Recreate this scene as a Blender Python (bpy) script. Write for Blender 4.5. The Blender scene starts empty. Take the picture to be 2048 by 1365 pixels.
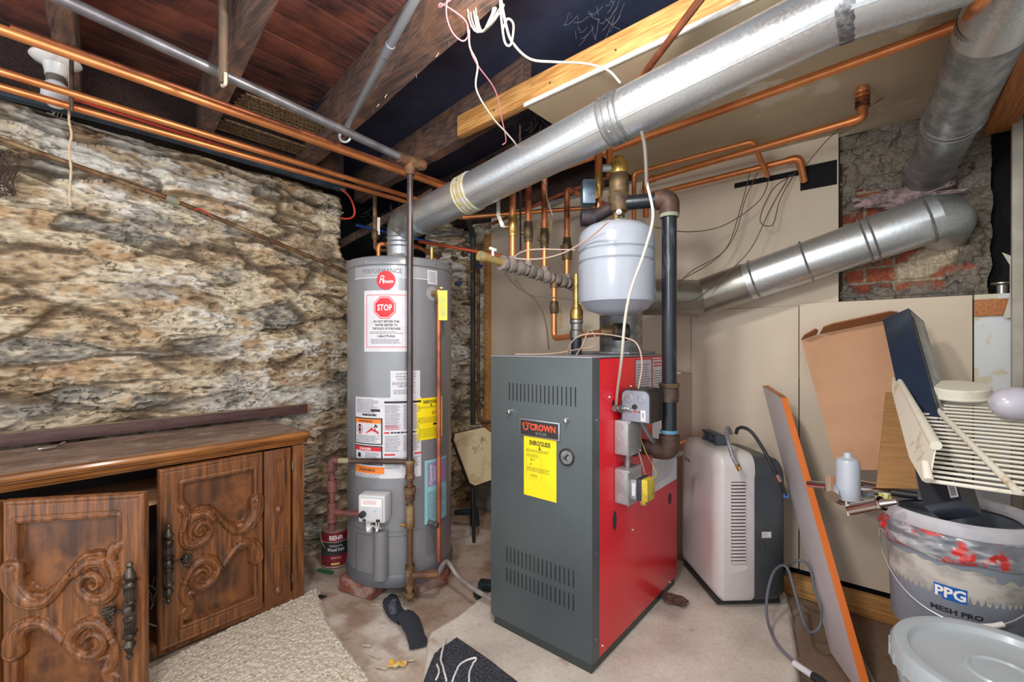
import bpy, bmesh, math, random
import numpy as np
from mathutils import Vector as V, noise, Matrix
random.seed(7)
C = bpy.context.scene.collection
PI = math.pi
EYE = V((0, 0, 1.15)); FPX = 910.0; HZ = 692.0
YAW = math.radians(40)
FW = V((-math.sin(YAW), math.cos(YAW), 0)); RT = V((math.cos(YAW), math.sin(YAW), 0)); UP = V((0, 0, 1))

def ray(px, py):
    return FW + RT * ((px - 1024) / FPX) + UP * ((HZ - py) / FPX)

def U(px, py, x=None, y=None, z=None, t=None):
    """point of the room seen at a photo pixel, at a known x, y, z or depth t"""
    d = ray(px, py)
    if x is not None: t = x / d.x
    elif y is not None: t = y / d.y
    elif z is not None: t = (z - EYE.z) / d.z
    return EYE + d * t

def lerp(a, b, f): return a + (b - a) * f

# ---------------------------------------------------------------- mesh builder
class MB:
    def __init__(s): s.v = []; s.f = []; s.m = []; s.k = 0
    def mat(s, k): s.k = k; return s
    def add(s, vs, fs):
        o = len(s.v); s.v += [V(p) for p in vs]
        for f in fs: s.f.append(tuple(i + o for i in f)); s.m.append(s.k)
        return s
    def obox(s, c, X, Y, Z, bev=0.0):
        c, X, Y, Z = V(c), V(X), V(Y), V(Z)
        if bev > 0:
            lx, ly, lz = X.length, Y.length, Z.length
            b = min(bev, lx * .45, ly * .45, lz * .45)
            if min(lx, ly, lz) > 0 and b > 0:
                bm = bmesh.new(); bmesh.ops.create_cube(bm, size=2)
                for q in bm.verts: q.co = V((q.co.x * lx, q.co.y * ly, q.co.z * lz))
                bmesh.ops.bevel(bm, geom=list(bm.edges), offset=b, segments=2, profile=.6, affect='EDGES')
                bm.verts.ensure_lookup_table()
                xn, yn, zn = X / lx, Y / ly, Z / lz
                s.add([c + xn * q.co.x + yn * q.co.y + zn * q.co.z for q in bm.verts], [[q.index for q in f.verts] for f in bm.faces])
                bm.free(); return s
        P = [c + X * i + Y * j + Z * k for k in (-1, 1) for j in (-1, 1) for i in (-1, 1)]
        return s.add(P, [(0, 2, 3, 1), (4, 5, 7, 6), (0, 1, 5, 4), (2, 6, 7, 3), (0, 4, 6, 2), (1, 3, 7, 5)])
    def box(s, a, b, bev=0.0):
        a, b = V(a), V(b); c = (a + b) / 2; h = (b - a) / 2
        return s.obox(c, (abs(h.x), 0, 0), (0, abs(h.y), 0), (0, 0, abs(h.z)), bev)
    def beam(s, a, b, w, h, up=UP, bev=0.0):
        """bar of section w x h between two centre points"""
        a, b = V(a), V(b); d = b - a; L = d.length; d = d / L
        sx = d.cross(V(up)).normalized(); sz = sx.cross(d).normalized()
        return s.obox((a + b) / 2, d * L / 2, sx * w / 2, sz * h / 2, bev)
    def tube(s, pts, r, n=12, caps=True, flat=None):
        pts = [V(p) for p in pts]; N = len(pts)
        rs = r if isinstance(r, (list, tuple)) else [r] * N
        T = []
        for i in range(N):
            a = pts[max(0, i - 1)]; b = pts[min(N - 1, i + 1)]
            d = b - a
            T.append(d.normalized() if d.length > 1e-9 else V((0, 0, 1)))
        ref = V((0, 0, 1)) if abs(T[0].z) < .9 else V((1, 0, 0))
        u = T[0].cross(ref).normalized(); vs = []; 
        for i in range(N):
            if i:
                q = T[i - 1].rotation_difference(T[i]); u = (q @ u); u = (u - T[i] * u.dot(T[i])).normalized()
            w = T[i].cross(u)
            for k in range(n):
                a = 2 * PI * k / n
                off = u * math.cos(a) * rs[i] + w * math.sin(a) * rs[i]
                if flat: off.z *= flat
                vs.append(pts[i] + off)
        fs = [(i * n + k, i * n + (k + 1) % n, (i + 1) * n + (k + 1) % n, (i + 1) * n + k) for i in range(N - 1) for k in range(n)]
        if caps:
            fs.append(tuple(range(n - 1, -1, -1))); fs.append(tuple((N - 1) * n + k for k in range(n)))
        return s.add(vs, fs)
    def lathe(s, prof, o, ax=UP, n=32, a0=0, a1=2 * PI):
        """prof: (radius, height) along axis ax from o"""
        o, ax = V(o), V(ax).normalized()
        ref = V((1, 0, 0)) if abs(ax.x) < .9 else V((0, 1, 0))
        u = (ref - ax * ref.dot(ax)).normalized(); w = ax.cross(u)
        full = abs(a1 - a0 - 2 * PI) < 1e-6; m = n if full else n + 1
        vs = []
        for (r, h) in prof:
            for k in range(m):
                a = a0 + (a1 - a0) * k / n
                vs.append(o + ax * h + (u * math.cos(a) + w * math.sin(a)) * max(r, 1e-5))
        fs = []
        for i in range(len(prof) - 1):
            for k in range(n):
                k2 = (k + 1) % m
                fs.append((i * m + k, i * m + k2, (i + 1) * m + k2, (i + 1) * m + k))
        return s.add(vs, fs)
    def prism(s, poly, o, u, v, d):
        """outline poly in plane (o; u, v) extruded by vector d"""
        o, u, v, d = V(o), V(u), V(v), V(d); n = len(poly)
        A = [o + u * p[0] + v * p[1] for p in poly]; B = [a + d for a in A]
        fs = [tuple(range(n))[::-1], tuple(range(n, 2 * n))] + [(i, (i + 1) % n, n + (i + 1) % n, n + i) for i in range(n)]
        return s.add(A + B, fs)
    def slab(s, pts, d):
        pts = [V(p) for p in pts]; n = len(pts); d = V(d)
        fs = [tuple(range(n))[::-1], tuple(range(n, 2 * n))] + [(i, (i + 1) % n, n + (i + 1) % n, n + i) for i in range(n)]
        return s.add(pts + [p + d for p in pts], fs)
    def patch(s, fn, x0, x1, y0, y1, nx=1, ny=1):
        vs = [fn(lerp(x0, x1, i / nx), lerp(y0, y1, j / ny)) for j in range(ny + 1) for i in range(nx + 1)]
        m = nx + 1
        return s.add(vs, [(j * m + i, j * m + i + 1, (j + 1) * m + i + 1, (j + 1) * m + i) for j in range(ny) for i in range(nx)])
    def poly(s, pts): return s.add(pts, [tuple(range(len(pts)))])
    def star(s, fn, cx, cy, pts, rings=8, sub=4):
        """outline filled by rings of small faces, so that it follows a curved surface"""
        q = []
        for i in range(len(pts)):
            a, b = pts[i], pts[(i + 1) % len(pts)]; q += [(lerp(a[0], b[0], k / sub), lerp(a[1], b[1], k / sub)) for k in range(sub)]
        n = len(q); vs = [fn(cx, cy)] + [fn(cx + (x - cx) * r / rings, cy + (y - cy) * r / rings) for r in range(1, rings + 1) for x, y in q]
        fs = [(0, 1 + k, 1 + (k + 1) % n) for k in range(n)] + [(1 + r * n + k, 1 + (r + 1) * n + k, 1 + (r + 1) * n + (k + 1) % n, 1 + r * n + (k + 1) % n) for r in range(rings - 1) for k in range(n)]
        return s.add(vs, fs)
    def disc(s, fn, cx, cy, r, n=24, r2=None, y=1.0):
        if r2 is None: return s.poly([fn(cx + r * math.cos(2 * PI * k / n), cy + y * r * math.sin(2 * PI * k / n)) for k in range(n)])
        vs = [fn(cx + q * math.cos(2 * PI * k / n), cy + y * q * math.sin(2 * PI * k / n)) for q in (r, r2) for k in range(n)]
        return s.add(vs, [(k, (k + 1) % n, n + (k + 1) % n, n + k) for k in range(n)])
    def text(s, txt, fn, x, y, h, align='CENTER', wide=1.0, bold=0.0, rot=0.0, shear=0.0):
        """lettering, cap height h, baseline y, mapped by fn(x, y)"""
        cu = bpy.data.curves.new('t', 'FONT'); cu.body = txt; cu.size = h / .69; cu.align_x = align
        cu.offset = bold * h; cu.resolution_u = 2; cu.shear = shear
        ob = bpy.data.objects.new('t', cu); C.objects.link(ob)
        bpy.context.view_layer.update()
        me = bpy.data.meshes.new_from_object(ob.evaluated_get(bpy.context.evaluated_depsgraph_get()))
        ca, sa = math.cos(rot), math.sin(rot); vs = []
        for q in me.vertices:
            a, b = q.co.x * wide, q.co.y
            vs.append(fn(x + a * ca - b * sa, y + a * sa + b * ca))
        s.add(vs, [tuple(p.vertices) for p in me.polygons])
        bpy.data.objects.remove(ob); bpy.data.curves.remove(cu); bpy.data.meshes.remove(me)
        return s
    def lines(s, fn, x0, x1, y0, y1, n, fill=.45, nx=1, ragged=.25):
        """illegible fine print: thin broken strips"""
        rg = random.Random(int((x0 * 7919 + y0 * 104729) * 1000) & 0xffff)
        st = (y1 - y0) / n
        for i in range(n):
            yy = y1 - st * (i + .5); xx = x0; end = x1 - (x1 - x0) * ragged * rg.random()
            while xx < end:
                w = (x1 - x0) * rg.uniform(.04, .16); e = min(end, xx + w)
                s.patch(fn, xx, e, yy - st * fill / 2, yy + st * fill / 2, nx, 1); xx = e + (x1 - x0) * .02
        return s
    def build(s, name, mats, parent=None, smooth=35, label=None, cat=None, group=None, kind=None):
        if not isinstance(mats, (list, tuple)): mats = [mats]
        me = bpy.data.meshes.new(name)
        o = bpy.data.objects.new(name, me); C.objects.link(o)
        if parent is not None:
            r = parent
            while r.parent: r = r.parent
            off = r.location.copy(); o.parent = parent
        else:
            if not s.v: off = V((0, 0, 0))
            else:
                lo = [min(p[i] for p in s.v) for i in range(3)]; hi = [max(p[i] for p in s.v) for i in range(3)]
                off = V(((lo[0] + hi[0]) / 2, (lo[1] + hi[1]) / 2, lo[2])); o.location = off
        me.from_pydata([p - off for p in s.v], [], s.f)
        for m in mats: me.materials.append(m)
        me.polygons.foreach_set('material_index', s.m)
        bm = bmesh.new(); bm.from_mesh(me); bmesh.ops.recalc_face_normals(bm, faces=bm.faces); bm.to_mesh(me); bm.free()
        if smooth:
            me.polygons.foreach_set('use_smooth', [True] * len(me.polygons)); me.set_sharp_from_angle(angle=math.radians(smooth))
        me.update()
        tag(o, label, cat, group, kind)
        return o

def tag(o, label=None, cat=None, group=None, kind=None):
    if label: o['label'] = label
    if cat: o['category'] = cat
    if group: o['group'] = group
    if kind: o['kind'] = kind
    return o

def thing(name, loc, label, cat, group=None):
    o = bpy.data.objects.new(name, None); C.objects.link(o); o.location = V(loc); o.empty_display_size = .05
    return tag(o, label, cat, group)

def struct(mb, name, mats, smooth=35): return mb.build(name, mats, smooth=smooth, kind='structure')

def copy_tree(o, parent=None):
    c = o.copy(); C.objects.link(c)
    if parent is not None: c.parent = parent
    for ch in [q for q in bpy.data.objects if q.parent == o]: copy_tree(ch, c)
    return c

def fil(pts, rad, n=7):
    """round the corners of a path"""
    pts = [V(p) for p in pts]; out = [pts[0]]
    for i in range(1, len(pts) - 1):
        a, b, c = pts[i - 1], pts[i], pts[i + 1]
        r = min(rad, (a - b).length * .48, (c - b).length * .48)
        p, q = b + (a - b).normalized() * r, b + (c - b).normalized() * r
        for k in range(n + 1):
            f = k / n; out.append(p * (1 - f) ** 2 + b * 2 * f * (1 - f) + q * f * f)
    out.append(pts[-1]); return out

def spl(pts, n=8):
    """smooth curve through points (Catmull-Rom)"""
    pts = [V(p) for p in pts]; P = [pts[0] * 2 - pts[1]] + pts + [pts[-1] * 2 - pts[-2]]; out = []
    for i in range(1, len(P) - 2):
        for k in range(n):
            t = k / n; a, b, c, d = P[i - 1], P[i], P[i + 1], P[i + 2]
            out.append(.5 * ((2 * b) + (c - a) * t + (2 * a - 5 * b + 4 * c - d) * t * t + (3 * b - a - 3 * c + d) * t ** 3))
    out.append(pts[-1]); return out

# ---------------------------------------------------------------- materials
MATS = {}
def lin(c):
    return tuple(((x / 255) / 12.92 if x / 255 <= .04045 else (((x / 255) + .055) / 1.055) ** 2.4) for x in c) + (1,)

def M(name, c, r=.5, m=0.0, c2=None, sc=8, st=(1, 1, 1), fac=(.4, .62), bump=0, bsc=60, bst=(1, 1, 1), detail=6, rv=0.0, trans=0, alpha=1, c3=None, sc3=3, fac3=(.5, .65), coat=0, emit=0, dist=.002, spec=None):
    if name in MATS: return MATS[name]
    mt = bpy.data.materials.new(name); mt.use_nodes = True; nt = mt.node_tree; N = nt.nodes; L = nt.links
    b = N['Principled BSDF']; b.inputs['Base Color'].default_value = lin(c); b.inputs['Roughness'].default_value = r; b.inputs['Metallic'].default_value = m
    if trans: b.inputs['Transmission Weight'].default_value = trans
    if spec is not None: b.inputs['Specular IOR Level'].default_value = spec
    if coat: b.inputs['Coat Weight'].default_value = coat; b.inputs['Coat Roughness'].default_value = .15
    if alpha < 1: b.inputs['Alpha'].default_value = alpha
    if emit: b.inputs['Emission Color'].default_value = lin(c); b.inputs['Emission Strength'].default_value = emit
    tc = N.new('ShaderNodeTexCoord')
    def nz(scale, stretch, det, off=0):
        mp = N.new('ShaderNodeMapping'); mp.inputs['Scale'].default_value = stretch; mp.inputs['Location'].default_value = (off, off * .7, off * .3)
        L.new(tc.outputs['Object'], mp.inputs['Vector'])
        n = N.new('ShaderNodeTexNoise'); n.inputs['Scale'].default_value = scale; n.inputs['Detail'].default_value = det; n.inputs['Roughness'].default_value = .62
        L.new(mp.outputs[0], n.inputs['Vector']); return n.outputs['Fac']
    def rng(sock, lo, hi, a=0, bb=1):
        q = N.new('ShaderNodeMapRange'); q.inputs[1].default_value = lo; q.inputs[2].default_value = hi; q.inputs[3].default_value = a; q.inputs[4].default_value = bb
        L.new(sock, q.inputs[0]); return q.outputs[0]
    last = None
    if c2:
        f = rng(nz(sc, st, detail), *fac)
        mx = N.new('ShaderNodeMix'); mx.data_type = 'RGBA'; mx.inputs[6].default_value = lin(c); mx.inputs[7].default_value = lin(c2)
        L.new(f, mx.inputs[0]); last = mx.outputs[2]
        if rv: L.new(rng(f, 0, 1, r - rv, r + rv), b.inputs['Roughness'])
    if c3:
        f3 = rng(nz(sc3, (1, 1, 1), 5, 3.7), *fac3)
        mx = N.new('ShaderNodeMix'); mx.data_type = 'RGBA'; mx.inputs[6].default_value = lin(c); mx.inputs[7].default_value = lin(c3)
        if last: L.new(last, mx.inputs[6])
        L.new(f3, mx.inputs[0]); last = mx.outputs[2]
    if last: L.new(last, b.inputs['Base Color'])
    if bump:
        bp = N.new('ShaderNodeBump'); bp.inputs['Strength'].default_value = bump; bp.inputs['Distance'].default_value = dist
        L.new(nz(bsc, bst, 5, 1.3), bp.inputs['Height']); L.new(bp.outputs[0], b.inputs['Normal'])
    MATS[name] = mt; return mt

def vcol_mat(name, rough=.85, bump=.5, bsc=70, mix=.25, st=(1, 1, 1)):
    """surface whose patches of colour are a mesh attribute, with fine procedural grain"""
    mt = bpy.data.materials.new(name); mt.use_nodes = True; nt = mt.node_tree; N = nt.nodes; L = nt.links; b = N['Principled BSDF']
    b.inputs['Roughness'].default_value = rough; b.inputs['Specular IOR Level'].default_value = .25
    at = N.new('ShaderNodeVertexColor'); at.layer_name = 'Col'; tc = N.new('ShaderNodeTexCoord')
    mp = N.new('ShaderNodeMapping'); mp.inputs['Scale'].default_value = st; L.new(tc.outputs['Object'], mp.inputs['Vector'])
    n = N.new('ShaderNodeTexNoise'); n.inputs['Scale'].default_value = bsc; n.inputs['Detail'].default_value = 8; n.inputs['Roughness'].default_value = .7; L.new(mp.outputs[0], n.inputs['Vector'])
    q = N.new('ShaderNodeMapRange'); q.inputs[1].default_value = .3; q.inputs[2].default_value = .7; q.inputs[3].default_value = 1 - mix * 1.6; q.inputs[4].default_value = 1 + mix
    L.new(n.outputs['Fac'], q.inputs[0])
    vm = N.new('ShaderNodeVectorMath'); vm.operation = 'SCALE'; L.new(at.outputs[0], vm.inputs[0]); L.new(q.outputs[0], vm.inputs['Scale']); L.new(vm.outputs[0], b.inputs['Base Color'])
    bp = N.new('ShaderNodeBump'); bp.inputs['Strength'].default_value = bump; bp.inputs['Distance'].default_value = .006; L.new(n.outputs['Fac'], bp.inputs['Height']); L.new(bp.outputs[0], b.inputs['Normal'])
    return mt

def color_mesh(o, cols):
    a = o.data.color_attributes.new('Col', 'FLOAT_COLOR', 'POINT')
    a.data.foreach_set('color', np.array(cols, dtype=np.float32).ravel())

copper = M('copper', (222, 146, 90), .36, .66, c2=(192, 114, 70), sc=5, st=(1, 1, 1), fac=(.42, .66), bump=.15, bsc=30)
copper_dull = M('copper_dull', (190, 112, 78), .45, .6, c2=(128, 76, 56), sc=6, fac=(.42, .6), bump=.2, bsc=40)
copper_burnt = M('copper_burnt', (214, 136, 90), .42, .6, c2=(92, 52, 40), sc=7, st=(1, 1, 1), fac=(.46, .60))
brass = M('brass', (186, 156, 92), .36, .8, c2=(128, 98, 54), sc=14, fac=(.42, .6), bump=.2)
brass_old = M('brass_old', (120, 98, 66), .55, .5, c2=(66, 54, 44), sc=18)
galv = M('galvanised', (206, 212, 216), .36, .85, c2=(188, 196, 202), sc=110, fac=(.44, .56), rv=.05, bump=.03, bsc=50, c3=(196, 197, 198), sc3=4)
galv_dull = M('galvanised_dull', (160, 164, 166), .42, .75, c2=(128, 130, 130), sc=18, fac=(.4, .6), rv=.08, bump=.1, bsc=30)
steel = M('steel', (150, 148, 146), .38, .8, c2=(112, 108, 104), sc=12)
chrome = M('chrome', (224, 220, 218), .1, 1.0)
black_steel = M('black_steel', (34, 38, 46), .34, .3, c2=(92, 98, 108), sc=28, st=(1, 1, .25), fac=(.55, .75), rv=.05, bump=.15)
brown_iron = M('brown_iron', (96, 78, 66), .5, .4, c2=(62, 50, 46), sc=14, bump=.3)
cast_iron = M('cast_iron', (64, 50, 46), .6, .35, c2=(92, 66, 54), sc=20, bump=.4)
rust = M('rusty_iron', (120, 84, 56), .65, .35, c2=(82, 60, 48), sc=18, c3=(150, 128, 92), sc3=10, bump=.5)
red_iron = M('red_iron', (122, 72, 66), .6, .2, c2=(84, 50, 48), sc=22, bump=.4)
dark_wood = M('dark_wood', (64, 42, 36), .8, c2=(28, 22, 24), sc=9, st=(.8, 14, 14), fac=(.38, .62), c3=(104, 66, 48), sc3=3, fac3=(.55, .72), bump=.8, bsc=26, bst=(.6, 8, 8), dist=.004)
joist_wood = M('joist_wood', (116, 88, 76), .8, c2=(66, 54, 54), sc=7, st=(.7, 12, 12), fac=(.38, .62), c3=(150, 108, 78), sc3=3.2, fac3=(.5, .7), bump=.9, bsc=22, bst=(.6, 9, 9), dist=.004)
board_wood = M('subfloor_wood', (112, 66, 56), .75, c2=(48, 36, 42), sc=6, st=(10, .7, 10), fac=(.36, .62), c3=(150, 86, 66), sc3=2.2, fac3=(.5, .68), bump=.7, bsc=22, bst=(9, .6, 9), dist=.003)
pine = M('pine', (206, 158, 96), .6, c2=(170, 118, 62), sc=5, st=(1, 26, 26), fac=(.4, .6), c3=(130, 92, 54), sc3=6, fac3=(.6, .75), bump=.25, bsc=18, bst=(1, 20, 20))
pine_y = M('pine_lengthwise', (190, 124, 66), .6, c2=(152, 92, 46), sc=5, st=(26, 1, 26), fac=(.4, .6), bump=.25, bsc=18, bst=(20, 1, 20))
drywall = M('drywall', (216, 203, 184), .8, c2=(207, 193, 173), sc=2.2, fac=(.35, .65), bump=.06, bsc=120, spec=.25, c3=(220, 210, 196), sc3=1.3, fac3=(.66, .70))
paper_edge = M('gypsum_edge', (226, 224, 218), .8, c2=(200, 196, 186), sc=30)
ceil_dry = M('ceiling_drywall', (190, 176, 150), .8, c2=(178, 162, 136), sc=2.6, fac=(.35, .65), bump=.05, bsc=100, spec=.2, c3=(204, 194, 176), sc3=2.4, fac3=(.62, .66))
black = M('black_plastic', (22, 24, 27), .45, c2=(38, 40, 44), sc=20)
void = M('dark_space', (14, 15, 20), .9, c2=(8, 8, 11), sc=3)
ceil_dark = M('ceiling_dark_blue', (46, 54, 80), .5, c2=(30, 36, 58), sc=2.5, bump=.3, bsc=6, dist=.01)
white = M('white_paint', (232, 232, 230), .4, c2=(214, 212, 206), sc=10)
# ================================================================ the room
XL, YB, XR = -2.58, 2.50, .36      # stone wall face, back wall face, right wall face
fb = lambda p, k=1.0, o=4: noise.fractal(p, 1.0, 2.1, o)

# ---- floor: uneven concrete
def grid_mesh(name, mt, x0, x1, nx, y0, y1, ny, fn, kind='structure', smooth=True, keep=None):
    """fn(a, b) -> (point, colour)"""
    vs, cs = [], []
    for j in range(ny + 1):
        b = lerp(y0, y1, j / ny)
        for i in range(nx + 1):
            p, c = fn(lerp(x0, x1, i / nx), b); vs.append(p); cs.append((*c, 1))
    m = nx + 1
    fs = []
    for j in range(ny):
        for i in range(nx):
            if keep and not keep(lerp(x0, x1, (i + .5) / nx), lerp(y0, y1, (j + .5) / ny)): continue
            fs.append((j * m + i, j * m + i + 1, (j + 1) * m + i + 1, (j + 1) * m + i))
    me = bpy.data.meshes.new(name); me.from_pydata(vs, [], fs); me.materials.append(mt)
    me.polygons.foreach_set('use_smooth', [smooth] * len(fs))
    o = bpy.data.objects.new(name, me); C.objects.link(o); color_mesh(o, cs)
    if kind: o['kind'] = kind
    return o

L3 = lambda c: lin(c)[:3]
def mix3(a, b, f): f = max(0, min(1, f)); return tuple(x + (y - x) * f for x, y in zip(a, b))
def sst(a, b, x): x = max(0, min(1, (x - a) / (b - a))); return x * x * (3 - 2 * x)

floor_mat = vcol_mat('concrete_floor', .85, .35, 45, .12)
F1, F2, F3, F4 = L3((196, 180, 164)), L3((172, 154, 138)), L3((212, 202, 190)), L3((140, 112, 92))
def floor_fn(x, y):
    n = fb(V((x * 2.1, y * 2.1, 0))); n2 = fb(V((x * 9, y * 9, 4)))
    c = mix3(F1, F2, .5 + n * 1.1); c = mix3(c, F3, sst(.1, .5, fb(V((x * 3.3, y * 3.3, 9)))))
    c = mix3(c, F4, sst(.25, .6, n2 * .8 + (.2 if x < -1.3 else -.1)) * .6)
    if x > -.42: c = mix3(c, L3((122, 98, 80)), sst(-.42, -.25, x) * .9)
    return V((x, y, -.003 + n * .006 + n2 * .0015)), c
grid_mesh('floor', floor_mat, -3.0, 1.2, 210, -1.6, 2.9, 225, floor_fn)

# ---- raised concrete pad under the boiler
pad_mat = vcol_mat('concrete_pad', .85, .3, 60, .1)
PADP = [(-1.40, 1.66), (-1.37, 1.13), (-1.19, .95), (-1.12, .45), (-.62, .30), (-.14, 1.2), (-.24, 1.80), (-.36, 2.36), (-1.36, 2.36)]
def inpoly(x, y, P):
    r = False; n = len(P)
    for i in range(n):
        (a, b), (c, d) = P[i], P[(i + 1) % n]
        if (b > y) != (d > y) and x < (c - a) * (y - b) / (d - b) + a: r = not r
    return r
def edist(x, y, P):
    m = 9; n = len(P)
    for i in range(n):
        a, b = P[i]; c, d = P[(i + 1) % n]; dx, dy = c - a, d - b
        t = max(0, min(1, ((x - a) * dx + (y - b) * dy) / (dx * dx + dy * dy)))
        m = min(m, math.hypot(x - a - t * dx, y - b - t * dy))
    return m
PADH = .05
def pad_fn(x, y):
    n = fb(V((x * 5, y * 5, 2))); e = edist(x, y, PADP) * (1 if inpoly(x, y, PADP) else -1) + n * .012
    h = sst(-.012, .012, e); n2 = fb(V((x * 14, y * 14, 3)))
    c = mix3(L3((216, 208, 196)), L3((190, 180, 168)), .45 + n * .9); c = mix3(c, L3((168, 142, 122)), sst(.45, .9, n2) * .7)
    return V((x, y, -.03 + (.03 + PADH) * h + n * .0012)), c
o = grid_mesh('floor_pad', pad_mat, -1.44, -.1, 150, .26, 2.4, 220, pad_fn, keep=lambda x, y: inpoly(x, y, PADP) or edist(x, y, PADP) < .03)

# ---- left stone wall: flat rubble stones smeared with pale mortar
stone_mat = vcol_mat('rubble_stone', .9, .8, 42, .20, st=(1, 1, 3))
S_OCHRE = L3((190, 150, 104)); S_CREAM, S_TAN, S_BROWN, S_GREY, S_BLUE, S_WHITE, S_DARK = [L3(c) for c in ((216, 202, 176), (190, 164, 130), (140, 110, 80), (146, 144, 138), (104, 112, 114), (232, 228, 218), (62, 48, 38))]
def stone_fn(base_pt, u, z, seed=0.0):
    """returns (outward relief, colour) for a spot u along, z up"""
    wu = u + .12 * noise.noise(V((u * 1.7, z * 3.1, 5 + seed))) + .02 * noise.noise(V((u * 9, z * 9, 2))); wz = z + .05 * noise.noise(V((u * 1.6, z * 2.2, 11 + seed))) + .012 * noise.noise(V((u * 11, z * 14, 3)))
    p = V((wu * 3.0, wz * 9.5, seed)); d, pts = noise.voronoi(p)
    e = d[1] - d[0]; q = pts[0]
    r1 = noise.cell(V((q.x * 37.1, q.y * 17.3, 1.5))); r2 = noise.cell(V((q.x * 11.9, q.y * 53.7, 7.5))); r3 = noise.cell(V((q.x * 71.3, q.y * 5.7, 3.5)))
    f1 = fb(V((u * 4, z * 9, 2 + seed)), o=5); f2 = fb(V((u * 12, z * 34, 6 + seed)), o=5); f3 = fb(V((u * 1.3, z * 1.6, 21 + seed)), o=4); f4 = fb(V((u * 28, z * 60, 16 + seed)), o=3)
    smear = sst(-.16, .14, f1 * 1.0 + f3 * .75 + .08 - (r1 * .30)) * lerp(.6, 1, sst(.75, 1.1, z))
    joint = 1 - sst(.02, .20, e)
    st = mix3(S_TAN, S_BROWN, r2 * .8) if r1 < .48 else mix3(S_GREY, S_BLUE, r2)
    st = mix3(st, S_CREAM, .15 + .55 * sst(.0, .35, f2 + f1 * .3)); st = mix3(st, S_DARK, sst(.12, .5, -f2) * .55)
    mort = mix3(S_CREAM, S_WHITE, sst(-.05, .3, f3 * 1.2 + f2 * .4 - .05)); mort = mix3(mort, S_TAN, sst(.05, .4, -f1 + f2 * .5) * .75)
    mort = mix3(mort, S_OCHRE, sst(.18, .42, fb(V((u * 5, z * 10, 51)), o=4)) * .7); mort = mix3(mort, S_GREY, sst(.2, .5, fb(V((u * 3, z * 8, 61)), o=4)) * .6)
    c = mix3(st, mort, max(smear * .95, joint * .55))
    def crk(fu, fz, s, w, m): 
        return sst(w, 0, abs(noise.fractal(V((u * fu + f1 * .6, z * fz, s)), 1, 2, 3))) * sst(m, m + .25, noise.noise(V((u * 3, z * 6, s + 7))))
    k1 = crk(2.2, 8, 31, .035, -.05); k2 = crk(6, 22, 35, .05, .0); k3 = crk(3.5, 15, 44, .04, .1)
    crack = max(k1, k2 * .8, k3)
    led = 0
    pit = sst(.25, .5, -f4 + f2 * .5) 
    deep = max(joint * (1 - smear) * .85, crack, pit * .45)
    c = mix3(c, S_DARK, deep * .85)
    c = tuple(x * (1 + .35 * f4) for x in c)
    h = .022 * sst(0, .3, e) * (.35 + r3) * (1 - .5 * smear) + f1 * .018 + f2 * .012 + f4 * .004 + f3 * .02 - crack * .016 - joint * (1 - smear) * .014 - pit * .004
    # protruding ledges with deep gaps under them, mostly in the top courses
    zz = z * 6.3 + .9 * noise.noise(V((u * 1.1, z * .8, 71 + seed))) + .25 * noise.noise(V((u * 5, z * 3, 72))); fr = zz - math.floor(zz)
    amp = lerp(.012, .055, sst(1.55, 1.85, z)) * (.4 + .9 * sst(-.3, .3, noise.noise(V((u * 1.5, math.floor(zz) * 3.1, 8)))))
    gap = sst(.0, .06, fr) * (1 - sst(.13, .20, fr)); h += amp * (.5 - fr) * .6 - gap * amp * .6
    if z > 1.5: c = mix3(c, S_DARK, gap * .55 * sst(1.55, 1.8, z))
    return h, c
def left_fn(y, z):
    h, c = stone_fn(None, y, z)
    top = sst(2.05, 2.14, z + .03 * noise.noise(V((y * 3, 3, 3))))
    bulge = .07 * sst(.85, 1.25, y) * sst(1.0, .35, z) + .10 * sst(1.05, 1.25, y) * sst(.35, .0, z)
    edge = sst(1.50, 1.44, y) if z > 1.66 else 1
    back = 0 if z < 1.66 else (1 - sst(1.56, 1.44, y)) * .22 * sst(1.66, 1.72, z) * sst(2.5, 2.3, y)
    return V((XL + h + bulge - top * .2 - back, y, z)), c
def left_keep(y, z):
    w = .03 * noise.noise(V((y * 5, z * 7, 8)))
    return not (y > 1.50 + w and y < 2.28 + w and z > 1.69 + w)
grid_mesh('wall_left', stone_mat, -.80, 2.72, 800, -.02, 2.16, 540, left_fn, keep=left_keep)
# ---- stone return in the far corner
def corner_fn(x, z):
    h, c = stone_fn(None, x + 9, z, 3.0)
    return V((x, 2.64 - h, z)), c
grid_mesh('wall_back_stone', stone_mat, -2.62, -2.2, 90, -.02, 2.2, 330, corner_fn)
# dark space behind the missing stones
mb = MB().box((-3.5, 1.3, 1.5), (-3.48, 2.9, 2.5)).box((-3.5, 1.3, 1.5), (-2.66, 2.9, 1.52)).box((-3.5, 1.28, 1.5), (-2.75, 1.3, 2.5)).box((-3.5, 2.9, 1.5), (-2.6, 2.92, 2.5))
struct(mb, 'wall_crawlspace', void)

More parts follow.
